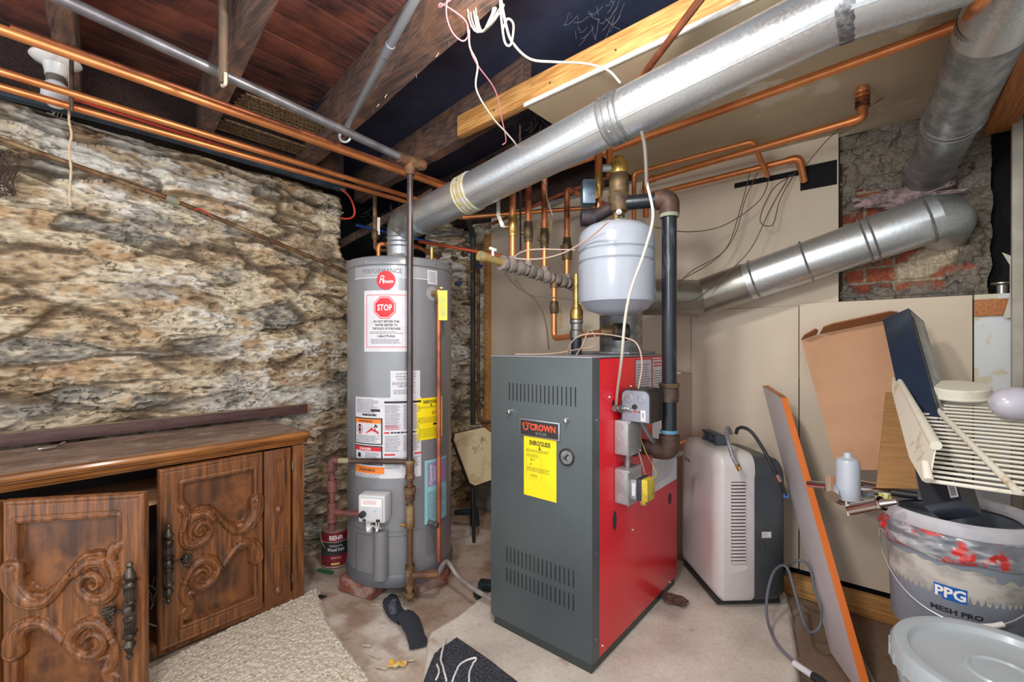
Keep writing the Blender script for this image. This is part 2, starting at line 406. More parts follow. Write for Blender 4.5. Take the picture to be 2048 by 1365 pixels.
# ---- beige gypsum boards of the back wall
mb = MB().box((-2.30, YB, 1.0), (-.19, YB + .02, 2.10))
mb.box((-2.30, YB, -.0), (-.80, YB + .02, .998))
struct(mb, 'wall_back', [drywall])
mb = MB().box((-.828, YB - .02, .11), (-.340, YB - .004, 1.335), .002)
struct(mb, 'wall_back_left_panel', drywall)
mb = MB().box((-.336, YB - .022, .11), (.232, YB - .004, 1.345), .002)
struct(mb, 'wall_back_right_panel', drywall)
mb = MB().box((-.9, YB + .021, 0), (.4, YB + .04, 1.33)).box((-.3, YB + .13, 1.2), (.6, YB + .15, 2.3)).box((XR + .03, 1.9, 0), (XR + .06, YB + .14, 2.3)); struct(mb, 'wall_back_core', void)
peel = M('peeling_paint', (214, 220, 222), .6, c2=(206, 200, 176), sc=7, fac=(.52, .56), bump=.2, bsc=30)
mb = MB().box((.236, YB - .03, .2), (XR, YB - .006, 1.345)); struct(mb, 'wall_back_peeling', peel)
# ceiling drywall
mb = MB()
PC = [(-1.12, 1.418), (XR, 1.36), (XR, 2.56), (-1.12, 2.52)]
mb.slab([V((x, y, 2.1)) for x, y in PC], (0, 0, .013)); struct(mb, 'ceiling_gypsum', ceil_dry)
mb = MB(); mb.slab([V((-1.125, 1.412, 2.098)), V((XR, 1.354, 2.098)), V((XR, 1.361, 2.098)), V((-1.125, 1.419, 2.098))], (0, 0, .016))
struct(mb, 'trim_gypsum_edge', paper_edge)
# right wall (only just out of frame)
mb = MB().box((XR, 1.0, 0), (XR + .03, YB + .12, 2.1)); struct(mb, 'wall_right', peel)

# ---- brick chimney breast behind the boards
brick_mat = vcol_mat('brick_and_plaster', .9, .8, 80, .35)
B_RED, B_RED2, B_MORT, B_PLAS, B_GREY, B_PALE = [L3(c) for c in ((176, 98, 72), (128, 74, 60), (170, 158, 138), (142, 132, 118), (118, 116, 110), (214, 198, 170))]
def brick_fn(x, z):
    row = math.floor(z / .068); fx = (x + (row % 2) * .1) / .205; bx = fx - math.floor(fx); bz = z / .068 - row
    bi = noise.cell(V((math.floor(fx) * 3.3 + .5, row * 7.7 + .5, 1.5)))
    ins = min(bx * .205, (1 - bx) * .205, bz * .068, (1 - bz) * .068); br = sst(.003, .009, ins)
    n = fb(V((x * 6, z * 7, 3)), o=5); n2 = fb(V((x * 20, z * 22, 5)), o=4)
    bc = mix3(B_RED, B_RED2, bi + n2 * .5); c = mix3(B_MORT, bc, br); h = .006 * br + n2 * .003
    show = max(sst(-.30, -.2, -abs(z - 1.66) * 1.5 - abs(x + .1) * .9 + n * .35), sst(-.2, -.1, -abs(z - 1.46) * 2.2 - abs(x - .02) * .6 + n * .3), sst(-.08, -.02, -abs(z - 1.68) * 1.2 - abs(x - .24) * 1.2 + n * .25))
    pl = 1 - show
    pc = mix3(B_PLAS, B_GREY, .5 + n * 1.2); pc = mix3(pc, L3((60, 54, 48)), sst(.3, .6, abs(n2)) * .35)
    cr = sst(.05, 0, abs(fb(V((x * 9, z * 9, 14)), o=3))); 
    if z > 1.72: pc = mix3(pc, L3((150, 142, 132)), .45 + n)
    c = mix3(c, pc, pl); c = mix3(c, L3((40, 34, 30)), cr * .6 * pl)
    h += pl * (.016 + n * .022) - cr * .005 * pl
    pale = sst(.0, .06, .11 - math.hypot((x - .12) * .8, (z - 1.50 - (x - .12) * .5) * 1.8) + n * .09)
    c = mix3(c, B_PALE, pale); h += pale * .01
    h += .03 * sst(.6, 1, noise.noise(V((x * 3, z * 3, 1))))
    return V((x, YB + .075 - h, z)), c
grid_mesh('wall_chimney', brick_mat, -.188, .312, 220, 1.30, 2.11, 340, brick_fn, keep=lambda x, z: x < .29 + .02 * noise.noise(V((0, z * 9, 2))))
mb = MB().box((-.2, YB + .055, 1.3), (-.18, YB + .1, 2.1)); struct(mb, 'trim_chimney_edge', dark_wood)

# ---- subfloor boards overhead
mb = MB(); x = -3.2; rg = random.Random(3)
while x < .8:
    w = .135
    mb.box((x + .0015, -1.6, 2.36 + rg.uniform(0, .004)), (x + w - .0015, 1.5, 2.385), .002); x += w
mb.box((-3.6, -1.6, 2.386), (1.0, 3.0, 2.40)); struct(mb, 'ceiling', board_wood)
mb = MB(); mb.patch(lambda x, y: V((x, y, 2.335 + .008 * noise.noise(V((x * 3, y * 5, 0))))), -3.6, .6, 1.09, 3.0, 60, 40)
o = struct(mb, 'ceiling_dark_section', ceil_dark)  # smooth dark blue ceiling section beyond the nail-studded joist
# rim beam along the top of the stone wall
mb = MB().box((-2.92, -1.6, 2.14), (-2.56, 1.46, 2.36)); struct(mb, 'trim_sill_beam', dark_wood)
mb = MB().box((-3.4, 2.56, 2.13), (-1.1, 2.66, 2.36)).box((-2.62, 2.50, 2.12), (-1.1, 2.53, 2.30)); struct(mb, 'trim_back_beam', dark_wood)

# ---- old joists
def joist(x0, x1, yfar, xref, nm, label, w=.058, z0=2.15, z1=2.358):
    y = lambda x: yfar - .152 * (x - xref)
    mb = MB(); n = 40; vs = []; rgj = random.Random(int(yfar * 1000))
    for i in range(n + 1):
        x = lerp(x0, x1, i / n); a = rgj.uniform(-.002, .002); b = rgj.uniform(-.004, .003)
        for (dy, z) in ((0, z0 + b), (-w + a, z0 + b * .5), (-w + a, z1), (0, z1)): vs.append(V((x, y(x) + dy, z)))
    fs = [(i * 4 + k, i * 4 + (k + 1) % 4, i * 4 + 4 + (k + 1) % 4, i * 4 + 4 + k) for i in range(n) for k in range(4)] + [(3, 2, 1, 0), tuple(n * 4 + k for k in range(4))]
    mb.add(vs, fs); return mb.build('ceiling_joist', joist_wood, label=label, cat='joist', group='old floor joists overhead'), y
joist(-2.9, .5, .187, -1.828, 'a', 'old dark brown ceiling joist at the far left, above the porcelain lamp holder')
joist(-2.9, .5, .572, -1.36, 'b', 'old dark ceiling joist behind the short upright brown pipe')
J1, y1 = joist(-2.86, .5, 1.14, -1.86, 'c', 'wide old ceiling joist with rows of nails along its lower edge', w=.075)
for i in range(13):
    x = -1.75 + i * .07 + random.uniform(-.015, .015); p = V((x, y1(x) - random.uniform(.008, .03), 2.15))
    MB().tube([p, p + V((random.uniform(-.01, .01), random.uniform(-.01, .01), -.014))], .0011, 6).build('nail', steel, J1, label='bent steel nail point')
joist(-2.86, -1.16, 1.575, -1.6, 'd', 'dusty ceiling joist beyond the nail-studded one, under the end of the pine beam')
joist(-2.86, -1.16, 2.08, -1.6, 'e', 'dark ceiling joist nearest the back wall, half hidden by pipes')
# blocking / strap behind the heater
mb = MB().beam(V((-2.95, 1.62, 1.83)), V((-2.25, 1.9, 2.13)), .012, .05)
mb.build('wooden_brace', joist_wood, label='slanting grey wooden brace crossing the dark opening above the water heater', cat='brace')

# pine 2x4 carrying the ceiling board
mb = MB().beam(V((-1.54, 1.462, 2.162)), V((.5, 1.365, 2.162)), .038, .092, bev=.003)
pb = mb.build('pine_beam', pine, label='yellow pine beam running along the edge of the ceiling board', cat='beam')
for x in (-1.3, -1.0, -.72, -.45): MB().lathe([(0, -.002), (.004, -.002), (.004, 0)], V((x, 1.462 - (x + 1.54) * .0475 - .0195, 2.15)), (0, 1, 0), 8).build('screw', steel, pb)
# timber at the top right
mb = MB().box((.262, 1.35, 1.945), (.34, 2.47, 2.092), .003)
mb.build('timber_joist', pine_y, label='orange-brown timber beside the steep galvanised duct at upper right', cat='joist')
mb = MB().box((-2.335, 2.46, 0), (-2.298, 2.53, 1.98), .002)
mb.build('wall_stud', pine, label='narrow pine stud at the left edge of the beige boards', cat='stud')
mb = MB().box((-.62, 2.435, .0), (XR - .005, 2.473, .092), .003)
mb.build('bottom_plate', pine, label='brown timber plank on the floor along the foot of the back wall', cat='plank')
mb = MB().box((.235, 2.455, 1.262), (.335, 2.468, 1.325), .002)
struct(mb, 'trim_timber_block', pine_y)
# dark openings in the back wall: box cut-out where pipes go in
mb = MB().box((-.335, YB - .003, 1.875), (-.265 + .07, YB + .0, 1.985)); mb.box((-.62, YB - .003, 1.95), (-.335, YB, 1.975))
struct(mb, 'wall_back_hole', void)
# ================================================================ water heater
HC = V((-1.886, 1.382, 0)); HR = .25; HB, HT = .075, 1.52
hdir = (EYE - HC); hdir.z = 0; hdir.normalize(); hright = V((-hdir.y, hdir.x, 0))     # hright: towards the right of the photo
if hright.dot(RT) < 0: hright = -hright
def HF(R, e=0.0):
    """map (arc metres from the side facing the room, height) onto the tank"""
    def f(a, z):
        t = a / R; return V((HC.x, HC.y, z)) + (hdir * math.cos(t) + hright * math.sin(t)) * (R + e)
    return f
def HU(px, py, R=HR):
    """photo pixel -> (arc, z) on the tank"""
    d = ray(px, py); ox, oy = -HC.x, -HC.y
    A = d.x * d.x + d.y * d.y; B = 2 * (ox * d.x + oy * d.y); Cc = ox * ox + oy * oy - R * R
    D = max(0, B * B - 4 * A * Cc); t = (-B - math.sqrt(D)) / (2 * A); p = EYE + d * t
    q = p - HC; return math.atan2(q.dot(hright), q.dot(hdir)) * R, p.z
heater_grey = M('heater_grey', (138, 140, 144), .32, .25, c2=(130, 132, 137), sc=1.5, coat=.25)
heater_light = M('heater_light', (158, 160, 166), .35, .15)
heater_dark = M('heater_dark', (98, 100, 106), .45, .2)
paper = M('label_paper', (212, 212, 216), .55, c2=(202, 202, 208), sc=20)
ink = M('ink_black', (36, 36, 42), .6)
ink_grey = M('ink_grey', (120, 122, 130), .6)
ink_red = M('ink_red', (206, 40, 52), .55)
ink_orange = M('ink_orange', (236, 128, 46), .55)
ink_white = M('ink_white', (240, 240, 240), .5)
yellow = M('label_yellow', (246, 226, 22), .5, c2=(240, 216, 20), sc=9)
teal = M('label_teal', (140, 200, 208), .5); pinkish = M('label_pink', (170, 130, 170), .5, c2=(120, 150, 190), sc=12)
LM = [paper, ink, ink_grey, ink_red, ink_orange, ink_white, yellow, teal, pinkish, heater_light]
heater = thing('water_heater', (HC.x, HC.y, .06), 'tall cylindrical grey gas water heater covered in warning labels, standing on bricks', 'water heater')
r = HR
mb = MB().lathe([(r * .5, HB + .01), (r, HB + .012), (r, 1.512)], V((HC.x, HC.y, 0)), UP, 72)
mb.lathe([(r + .003, .318), (r + .003, .322)], V((HC.x, HC.y, 0)), UP, 72)
mb.build('tank', heater_grey, heater)
mb = MB().lathe([(r + .001, 1.510), (r + .006, 1.514), (r + .006, 1.540), (r + .002, 1.548), (r - .02, 1.556), (.09, 1.566), (.075, 1.580), (.0, 1.580)], V((HC.x, HC.y, 0)), UP, 72)
mb.build('top_cap', heater_grey, heater)
mb = MB().lathe([(r - .02, HB), (r + .006, HB), (r + .008, HB + .012), (r + .008, .118), (r + .003, .126), (r + .001, .13)], V((HC.x, HC.y, 0)), UP, 72)
mb.build('bottom_ring', heater_dark, heater, label='darker base ring')
mb = MB()
for a in (-.16, .0, .17, .28):
    mb.lathe([(.0, .004), (.004, .003), (.004, 0)], HF(r + .006)(a, 1.528), HF(1)(a / r * 1.0, 0) - V((HC.x, HC.y, 0)), 8)
mb.build('cap_screw', chrome, heater)
# service door outlines in the lower jacket
f = HF(r, .0015)
mb = MB(); x0, z0 = HU(708, 1075); x1, z1 = HU(775, 1150); 
for (a, b, c, d) in ((-.225, .06, .128, .130), (-.225, .06, .300, .302), (-.225, -.223, .128, .302)):
    mb.patch(f, a, b, c, d, 14, 1)
mb.build('access_panel', heater_dark, heater)
# covered wire channel and gas pocket
a0, _ = HU(750, 1100); a1, _ = HU(776, 1100)
c0 = HF(r, .002)((a0 + a1) / 2, 0); 
mb = MB().tube([V((c0.x, c0.y, .118)), V((c0.x, c0.y, .335))], .034, 20); mb.build('burner_pocket', heater_grey, heater)
# perforated grille at lower right
a0, z1 = HU(853, 1052); a1, z0 = HU(872, 1103); f = HF(r, .0012)
mb = MB()
for i in range(9):
    for j in range(17):
        a = lerp(a0, a1, (i + (.5 if j % 2 else 0)) / 9); z = lerp(z0, z1, j / 16); mb.disc(f, a, z, .0017, 6)
mb.build('perforated_grille', ink, heater)
# --- badges and labels
def lab(name, px0, py0, px1, py1, fn, label=None, base=0, e=.0012):
    """label patch whose corners are given in the photo; fn(mb, map, w, h) draws on it"""
    pm = (py0 + py1) / 2
    a0 = HU(px0, pm)[0]; a1 = HU(px1, pm)[0]; z1 = HU((px0 + px1) / 2, py0)[1]; z0 = HU((px0 + px1) / 2, py1)[1]
    mb = MB().mat(base); mb.patch(HF(r, e), a0, a1, z0, z1, 14, 2)
    g = HF(r, e + .0007); w, h = a1 - a0, z1 - z0
    F = lambda u, v: g(a0 + u, z0 + v)
    G = lambda k: (lambda u, v: HF(r, e + .0007 * k)(a0 + u, z0 + v))
    fn(mb, F, G, w, h)
    return mb.build(name, LM, heater, label=label, smooth=60)
def rect(mb, F, x0, x1, y0, y1, n=6): mb.patch(F, x0, x1, y0, y1, n, 1)
def frame_(mb, F, x0, x1, y0, y1, t):
    rect(mb, F, x0, x1, y0, y0 + t); rect(mb, F, x0, x1, y1 - t, y1); rect(mb, F, x0, x0 + t, y0, y1, 1); rect(mb, F, x1 - t, x1, y0, y1, 1)
def d_band(mb, F, G, w, h):
    mb.mat(2); mb.text('PERFORMANCE', F, w * .40, h * .42, h * .40, wide=.92, bold=.02)
    mb.mat(5); rect(mb, F, 0, w, 0, h * .04, 14)
lab('brand_band', 711, 533, 857, 556, d_band, 'pale silver band lettered PERFORMANCE', base=9)
def d_logo(mb, F, G, w, h):
    pass
a, z = HU(772, 561); mb = MB().mat(3); f0 = HF(r, .0032); f1 = HF(r, .0040)
mb.star(f0, a, z, [(a + .042 * math.cos(PI * k / 8), z + .042 * math.sin(PI * k / 8)) for k in range(16)], 8, 3); mb.mat(5)
mb.text('R', f1, a - .020, z - .015, .038, wide=.8, shear=.3, bold=-.01); mb.text('heem', f1, a + .012, z - .012, .016, wide=.85, bold=.02)
mb.build('round_logo', LM, heater, label='round red maker badge with white lettering')
def d_stop(mb, F, G, w, h):
    mb.mat(3); frame_(mb, F, w * .06, w * .94, h * .07, h * .93, .0025)
    cx, cy, R8 = w * .47, h * .72, w * .25
    mb.star(F, cx, cy, [(cx + R8 * math.cos(PI / 8 + k * PI / 4), cy + R8 * math.sin(PI / 8 + k * PI / 4)) for k in range(8)], 8, 5)
    mb.mat(5); g2 = G(2)
    for k in range(8):
        a, b = PI / 8 + k * PI / 4, PI / 8 + (k + 1) * PI / 4
        pq = [(cx + q * math.cos(t), cy + q * math.sin(t)) for q, t in ((R8 * .92, a), (R8 * .92, b), (R8 * .87, a), (R8 * .87, b))]
        mb.patch(lambda u, v: g2(lerp(lerp(pq[0][0], pq[1][0], u), lerp(pq[2][0], pq[3][0], u), v), lerp(lerp(pq[0][1], pq[1][1], u), lerp(pq[2][1], pq[3][1], u), v)), 0, 1, 0, 1, 5, 1)
    mb.text('STOP', g2, cx, cy - h * .048, h * .096, wide=.72, bold=.03)
    mb.mat(1)
    for i, s in enumerate(('DO NOT RETURN THIS', 'WATER HEATER TO', 'THE PLACE OF PURCHASE')):
        mb.text(s, F, w * .5, h * (.475 - i * .058), h * .036, wide=.78 if i < 2 else .75, bold=.035)
    mb.text('1-866-279-4566', F, w * .5, h * .235, h * .038, wide=.82, bold=.02)
    mb.mat(2); mb.lines(F, w * .14, w * .86, h * .29, h * .335, 2); mb.lines(F, w * .18, w * .82, h * .13, h * .21, 4)
lab('stop_label', 729, 581, 821, 704, d_stop, 'white label with red octagon reading STOP')
def d_second(mb, F, G, w, h):
    mb.mat(1)
    for i, s in enumerate(('DO NOT RETURN THIS', 'WATER HEATER TO THE', 'PLACE OF PURCHASE')): mb.text(s, F, w * .5, h * (.86 - i * .10), h * .055, wide=.8)
    mb.text('1-866-279-4566', F, w * .5, h * .40, h * .075, wide=.85)
    mb.mat(2); mb.lines(F, w * .06, w * .94, h * .48, h * .60, 3); mb.lines(F, w * .1, w * .9, h * .14, h * .32, 4)
lab('phone_label', 781, 742, 840, 797, d_second, 'small white label with a phone number')
def d_info(mb, F, G, w, h):
    g2 = G(2)
    mb.mat(2); mb.lines(F, w * .03, w * .42, h * .80, h * .98, 12); mb.mat(1); rect(mb, F, w * .29, w * .43, h * .825, h * .855)
    mb.mat(1); mb.lines(F, w * .14, w * .42, h * .765, h * .80, 1, fill=.7)
    # warning boxes
    for (y0, y1, col, word) in ((.415, .745, 4, 'WARNING'), (.16, .40, 3, 'DANGER')):
        mb.mat(1); rect(mb, F, 0, w * .465, h * y0, h * y1); mb.mat(0); rect(mb, g2, w * .018, w * .447, h * (y0 + .014), h * (y1 - .014))
        g3 = G(3); g4 = G(4); mb.mat(col); rect(mb, g3, w * .018, w * .447, h * (y1 - .065), h * (y1 - .014)); mb.mat(1 if col == 4 else 5); mb.text(word, g4, w * .2, h * (y1 - .055), h * .03, bold=.02)
        if col == 4:
            mb.mat(3); mb.disc(g3, w * .10, h * .60, w * .055, 20, r2=w * .045, y=1.25); rect(mb, g3, w * .094, w * .106, h * .55, h * .65, 1)
            mb.mat(1); rect(mb, g4, w * .08, w * .12, h * .57, h * .62, 1); mb.disc(g4, w * .10, h * .645, w * .02, 10)
            mb.mat(3); mb.poly([g3(w * a, h * b) for a, b in ((.20, .55), (.24, .58), (.27, .60), (.31, .635), (.33, .60), (.36, .62), (.38, .585), (.40, .59), (.415, .55))])
            mb.mat(1); mb.poly([g4(w * a, h * b) for a, b in ((.33, .62), (.36, .655), (.35, .675), (.385, .66), (.40, .63), (.37, .635))])
            mb.mat(2); mb.lines(g3, w * .04, w * .43, h * .44, h * .53, 6)
        else:
            mb.mat(1); mb.disc(g3, w * .09, h * .28, w * .03, 12); rect(mb, g3, w * .06, w * .12, h * .25, h * .265, 1); mb.mat(2); mb.lines(g3, w * .2, w * .43, h * .19, h * .32, 7)
    # right half: columns of print
    mb.mat(1); rect(mb, F, w * .49, w, h * .93, h * .955, 8)
    mb.mat(2)
    for (y0, y1) in ((.60, .91), (.33, .53), (.12, .26)):
        mb.lines(F, w * .50, w * .72, h * y0, h * y1, int((y1 - y0) * 60)); mb.lines(F, w * .75, w * .99, h * y0, h * y1, int((y1 - y0) * 60))
    mb.mat(3); mb.lines(F, w * .50, w * .72, h * .60, h * .66, 3); rect(mb, F, w * .49, w * .56, h * .555, h * .575, 2); rect(mb, F, w * .49, w * .64, h * .285, h * .305, 3); rect(mb, F, w * .9, w, h * .285, h * .305, 2)
    mb.mat(1); mb.lines(F, w * .58, w * .99, h * .555, h * .578, 1, fill=.8)
    mb.mat(4); rect(mb, F, 0, w * .49, h * .055, h * .14, 8); mb.mat(1); mb.text('WARNING', g2, w * .22, h * .08, h * .035, bold=.02)
    mb.mat(2); mb.lines(F, w * .02, w * .47, h * .0, h * .05, 3)
lab('instruction_label', 712, 796, 842, 958, d_info, 'large white instruction label with warning boxes')
def eguide(mb, F, w, h, cut=True):
    mb.mat(1); mb.text('ENERGYGUIDE', F, w * .5, h * .87, h * .072, wide=.62, bold=.05)
    mb.poly([F(w * .5 + a * w, h * b) for a, b in ((-.05, .83), (0, .79), (.05, .83), (.012, .822), (.012, .87), (-.012, .87), (-.012, .822))])
    mb.lines(F, w * .08, w * .92, h * .75, h * .80, 2, fill=.3)
def d_yel(mb, F, G, w, h):
    eguide(mb, F, w, h); mb.mat(1); mb.text('$259', F, w * .64, h * .60, h * .07, wide=.8); mb.lines(F, w * .06, w * .9, h * .40, h * .55, 4, fill=.25); rect(mb, F, w * .58, w * .8, h * .33, h * .38); mb.lines(F, w * .06, w * .9, h * .05, h * .28, 7, fill=.22)
lab('energy_label', 833, 796, 884, 879, d_yel, 'yellow ENERGYGUIDE label', base=6)
def d_teal(mb, F, G, w, h):
    g2 = G(2); mb.mat(8); rect(mb, F, w * .10, w * .98, h * .58, h * .96); mb.mat(5)
    mb.text('Customer', g2, w * .27, h * .77, w * .11, rot=PI / 2); mb.text('Service', g2, w * .42, h * .77, w * .11, rot=PI / 2); mb.text('Hotline', g2, w * .57, h * .77, w * .11, rot=PI / 2)
    mb.mat(2); mb.lines(F, w * .1, w * .9, h * .06, h * .50, 14)
lab('service_label', 849, 918, 892, 1043, d_teal, 'pale teal and purple service label', base=7)
def d_small(mb, F, G, w, h): mb.mat(2); mb.lines(F, w * .1, w * .9, h * .1, h * .9, 12)
lab('rating_label', 855, 541, 874, 569, d_small)
# --- gas control valve
ctrl = M('control_white', (204, 206, 208), .4); 
ca, cz = HU(757, 1008); cp = HF(r)(ca, cz); nrm = (cp - V((HC.x, HC.y, cz))).normalized(); tx = V((-nrm.y, nrm.x, 0)); 
if tx.dot(RT) < 0: tx = -tx
mb = MB().obox(cp + nrm * .035, tx * .062, nrm * .035, UP * .060, .012); mb.obox(cp + nrm * .072, tx * .052, nrm * .004, UP * .050, .004)
valve = mb.build('gas_control', ctrl, heater, label='white box-shaped gas control')
FV = lambda u, v: cp + nrm * .0768 + tx * u + UP * v
mb = MB().mat(5); mb.patch(FV, -.045, .048, .012, .045); mb.mat(3); mb.lines(lambda u, v: FV(u, v) + nrm * .0006, -.035, .03, .022, .040, 4, fill=.3); mb.mat(1); mb.patch(FV, -.038, -.022, -.052, -.042); mb.patch(FV, .024, .042, -.052, -.040); mb.mat(7); mb.disc(FV, .02, -.006, .005, 8)
mb.build('control_label', LM, valve)
mb = MB().lathe([(.014, 0), (.013, .018), (0, .019)], cp + nrm * .076 + tx * -.034 + UP * -.02, nrm, 20); mb.build('dial', black, valve, label='black temperature dial')
mb = MB()
for k, dx in enumerate((-.03, -.016, .012, .028)):
    q = cp + nrm * .05 + tx * dx + UP * -.058; e = V((c0.x, c0.y, .345)) + nrm * .02 + tx * (dx * .3)
    mb.tube(spl([q, q + UP * -.04 + nrm * .01 + tx * .006 * (-1) ** k, (q + e) / 2 + nrm * .012, e]), .0028, 6)
mb.build('wire', white, valve)
mb = MB().obox(cp + nrm * .028 + tx * -.028 + UP * -.085, tx * .011, nrm * .010, UP * .03, .003); mb.build('plug', paper, valve, label='white wire plug')
# relief valve at the upper right, its discharge pipe and tag
va, vz = HU(864, 588); vp = HF(r)(va, vz); vn = (vp - V((HC.x, HC.y, vz))).normalized()
mb = MB().lathe([(.034, 0), (.034, .003), (0, .003)], vp, vn, 24); mb.build('escutcheon', heater_light, heater)
mb = MB().tube([vp, vp + vn * .05], .011, 14).tube([vp + vn * .045 + UP * .012, vp + vn * .052 - UP * .045], .015, 14).obox(vp + vn * .05 + UP * .022, vn * .018, RT * .006, UP * .003)
rv = mb.build('relief_valve', brass, heater, label='brass temperature relief valve')
tagp = vp + vn * .068
mb = MB(); F = lambda u, v: tagp + RT * (u + .004) + UP * v + vn * (.004 + .02 * max(0, v) ** .9)
mb.patch(F, -.020, .020, -.125, .01, 1, 6); mb.mat(1); mb.lines(lambda u, v: F(u, v) + vn * .0006, -.016, .016, -.11, -.02, 14, fill=.22); mb.mat(0)
mb.patch(lambda u, v: F(u, v) - vn * .001, -.020, .020, -.125, .01, 1, 6)
mb.build('warning_tag', [M('tag_yellow', (226, 220, 60), .5, c2=(180, 190, 90), sc=14), ink_grey], rv, label='long yellow tag')
dp = vp + vn * .05
mb = MB().tube([V((dp.x, dp.y, vz - .04)), V((dp.x, dp.y, .17))], .0105, 14)
mb.build('discharge_pipe', copper_dull, heater, label='long copper discharge pipe')
# drain cock right of the gas pipe
da, dz = HU(866, 1042); d0 = HF(r)(HU(858, 1045)[0], dz); dn = (d0 - V((HC.x, HC.y, dz))).normalized()
mb = MB().tube([d0, d0 + dn * .04], .012, 12).tube([d0 + dn * .03, d0 + dn * .03 + UP * -.002 + RT * .014 + dn * .02], .012, 12)
mb.build('drain_valve', steel, heater)
# flue collar and water nipples on top
mb = MB().lathe([(.078, 1.578), (.074, 1.585), (.068, 1.592), (.066, 1.60)], V((HC.x, HC.y, 0)), UP, 32); mb.build('flue_collar', heater_light, heater)
# --- bricks it stands on
brick_red = M('brick_red', (150, 84, 70), .9, c2=(112, 66, 58), sc=12, c3=(176, 150, 136), sc3=9, bump=.8, bsc=30)
bl = ('red brick under the near left edge of the water heater', 'red brick under the near right side of the water heater', 'red brick under the back of the water heater')
for k, (dx, dy, ro) in enumerate(((-.02, -.20, .25), (.17, .02, 1.35), (-.12, .15, .3))):
    c = HC + V((dx, dy, .037)); X = V((math.cos(ro), math.sin(ro), 0)); Y = V((-X.y, X.x, 0))
    MB().obox(c, X * .10, Y * .048, UP * .035, .006).build('brick', brick_red, label=bl[k], cat='brick', group='bricks under the water heater')
# ================================================================ boiler
BX0, BX1, BY0, BY1, BZ0, BZ1 = -1.222, -.767, 1.325, 2.10, .088, 1.112
grey_paint = M('boiler_grey', (88, 96, 98), .42, .3, c2=(78, 86, 90), sc=1.5, bump=.12, bsc=160)
grey_dark = M('boiler_dark_grey', (66, 72, 70), .45, .3)
grey_top = M('boiler_top_grey', (150, 152, 158), .45, .3)
red_paint = M('boiler_red', (222, 28, 44), .34, .0, c2=(206, 24, 40), sc=1.3, coat=.3)
boiler = thing('boiler', ((BX0 + BX1) / 2, (BY0 + BY1) / 2, PADH), 'upright boiler with dark grey slotted front and bright red side on the concrete pad', 'boiler')
MB().box((BX0 + .008, BY0 + .012, PADH + .001), (BX1 - .008, BY1 - .01, BZ0)).build('base', grey_dark, boiler)
mb = MB().box((BX0 + .002, BY0 + .05, BZ0), (BX1, BY1, BZ1 - .006), .003); mb.build('jacket', red_paint, boiler, label='bright red side jacket')
mb = MB().box((BX0, BY0, BZ0), (BX1 + .0015, BY0 + .052, BZ1 - .004), .004); front = mb.build('front_panel', grey_paint, boiler, label='dark grey front panel with slots')
mb = MB().box((BX0, BY0 + .001, BZ1 - .004), (BX1 + .001, BY1, BZ1), .0015); mb.build('top_panel', grey_top, boiler)
FB = lambda px, py: U(px, py, y=BY0)
FF = lambda x, z: V((x, BY0 - .0006, z))
# slots (dark pressed louvres)
mb = MB()
def slots(n, xa, xb, za0, za1):
    for i in range(n):
        x = lerp(xa, xb, i / (n - 1)); w = .0048
        mb.prism([(x - w / 2, za0 + .003), (x, za0), (x + w / 2, za0 + .003), (x + w / 2, za1 - .003), (x, za1), (x - w / 2, za1 - .003)], V((0, BY0 - .0008, 0)), (1, 0, 0), UP, (0, .004, 0))
a, b = FB(1019, 766), FB(1151, 776); slots(17, a.x, b.x, FB(1085, 808).z, FB(1085, 770).z)
a, b = FB(1014, 1100), FB(1147, 1150); zt = FB(1014, 1092).z; slots(17, a.x, b.x, FB(1014, 1124).z, zt)
slots(17, a.x, b.x, FB(1014, 1165).z, FB(1014, 1135).z)
mb.build('vent_slot_rows', black, front, label='rows of narrow black vent slots')
# nameplate
q0, q1 = FB(1041, 836), FB(1121, 885); x0, x1 = q0.x, q1.x; z1 = FB(1041, 836).z; z0 = FB(1041, 870).z
plate_s = M('plate_silver', (176, 178, 182), .3, .8); plate_d = M('plate_dark', (64, 60, 60), .4, .5); orange = M('flame_orange', (236, 84, 50), .45)
mb = MB().box((x0, BY0 - .006, z0), (x1, BY0, z1), .002); mb.mat(1).box((x0 + .006, BY0 - .0068, z0 + .005), (x1 - .006, BY0 - .006, z1 - .005))
G = lambda u, v: V((x0 + u, BY0 - .0074, z0 + v)); w, h = x1 - x0, z1 - z0
mb.mat(2); mb.text('CROWN', G, w * .60, h * .42, h * .34, wide=.92, bold=.05); mb.disc(G, w * .17, h * .54, h * .20, 16, r2=h * .13)
for k in range(5): mb.poly([G(w * (.08 + .045 * k), h * (.62 + .03 * k)), G(w * (.10 + .045 * k), h * (.86 - .02 * abs(k - 2))), G(w * (.125 + .045 * k), h * (.62 + .02 * k))])
mb.mat(0); mb.text('BOILER', G, w * .56, h * .16, h * .17, wide=1.0)
mb.build('nameplate', [plate_s, plate_d, orange], front, label='silver framed plate lettered CROWN BOILER')
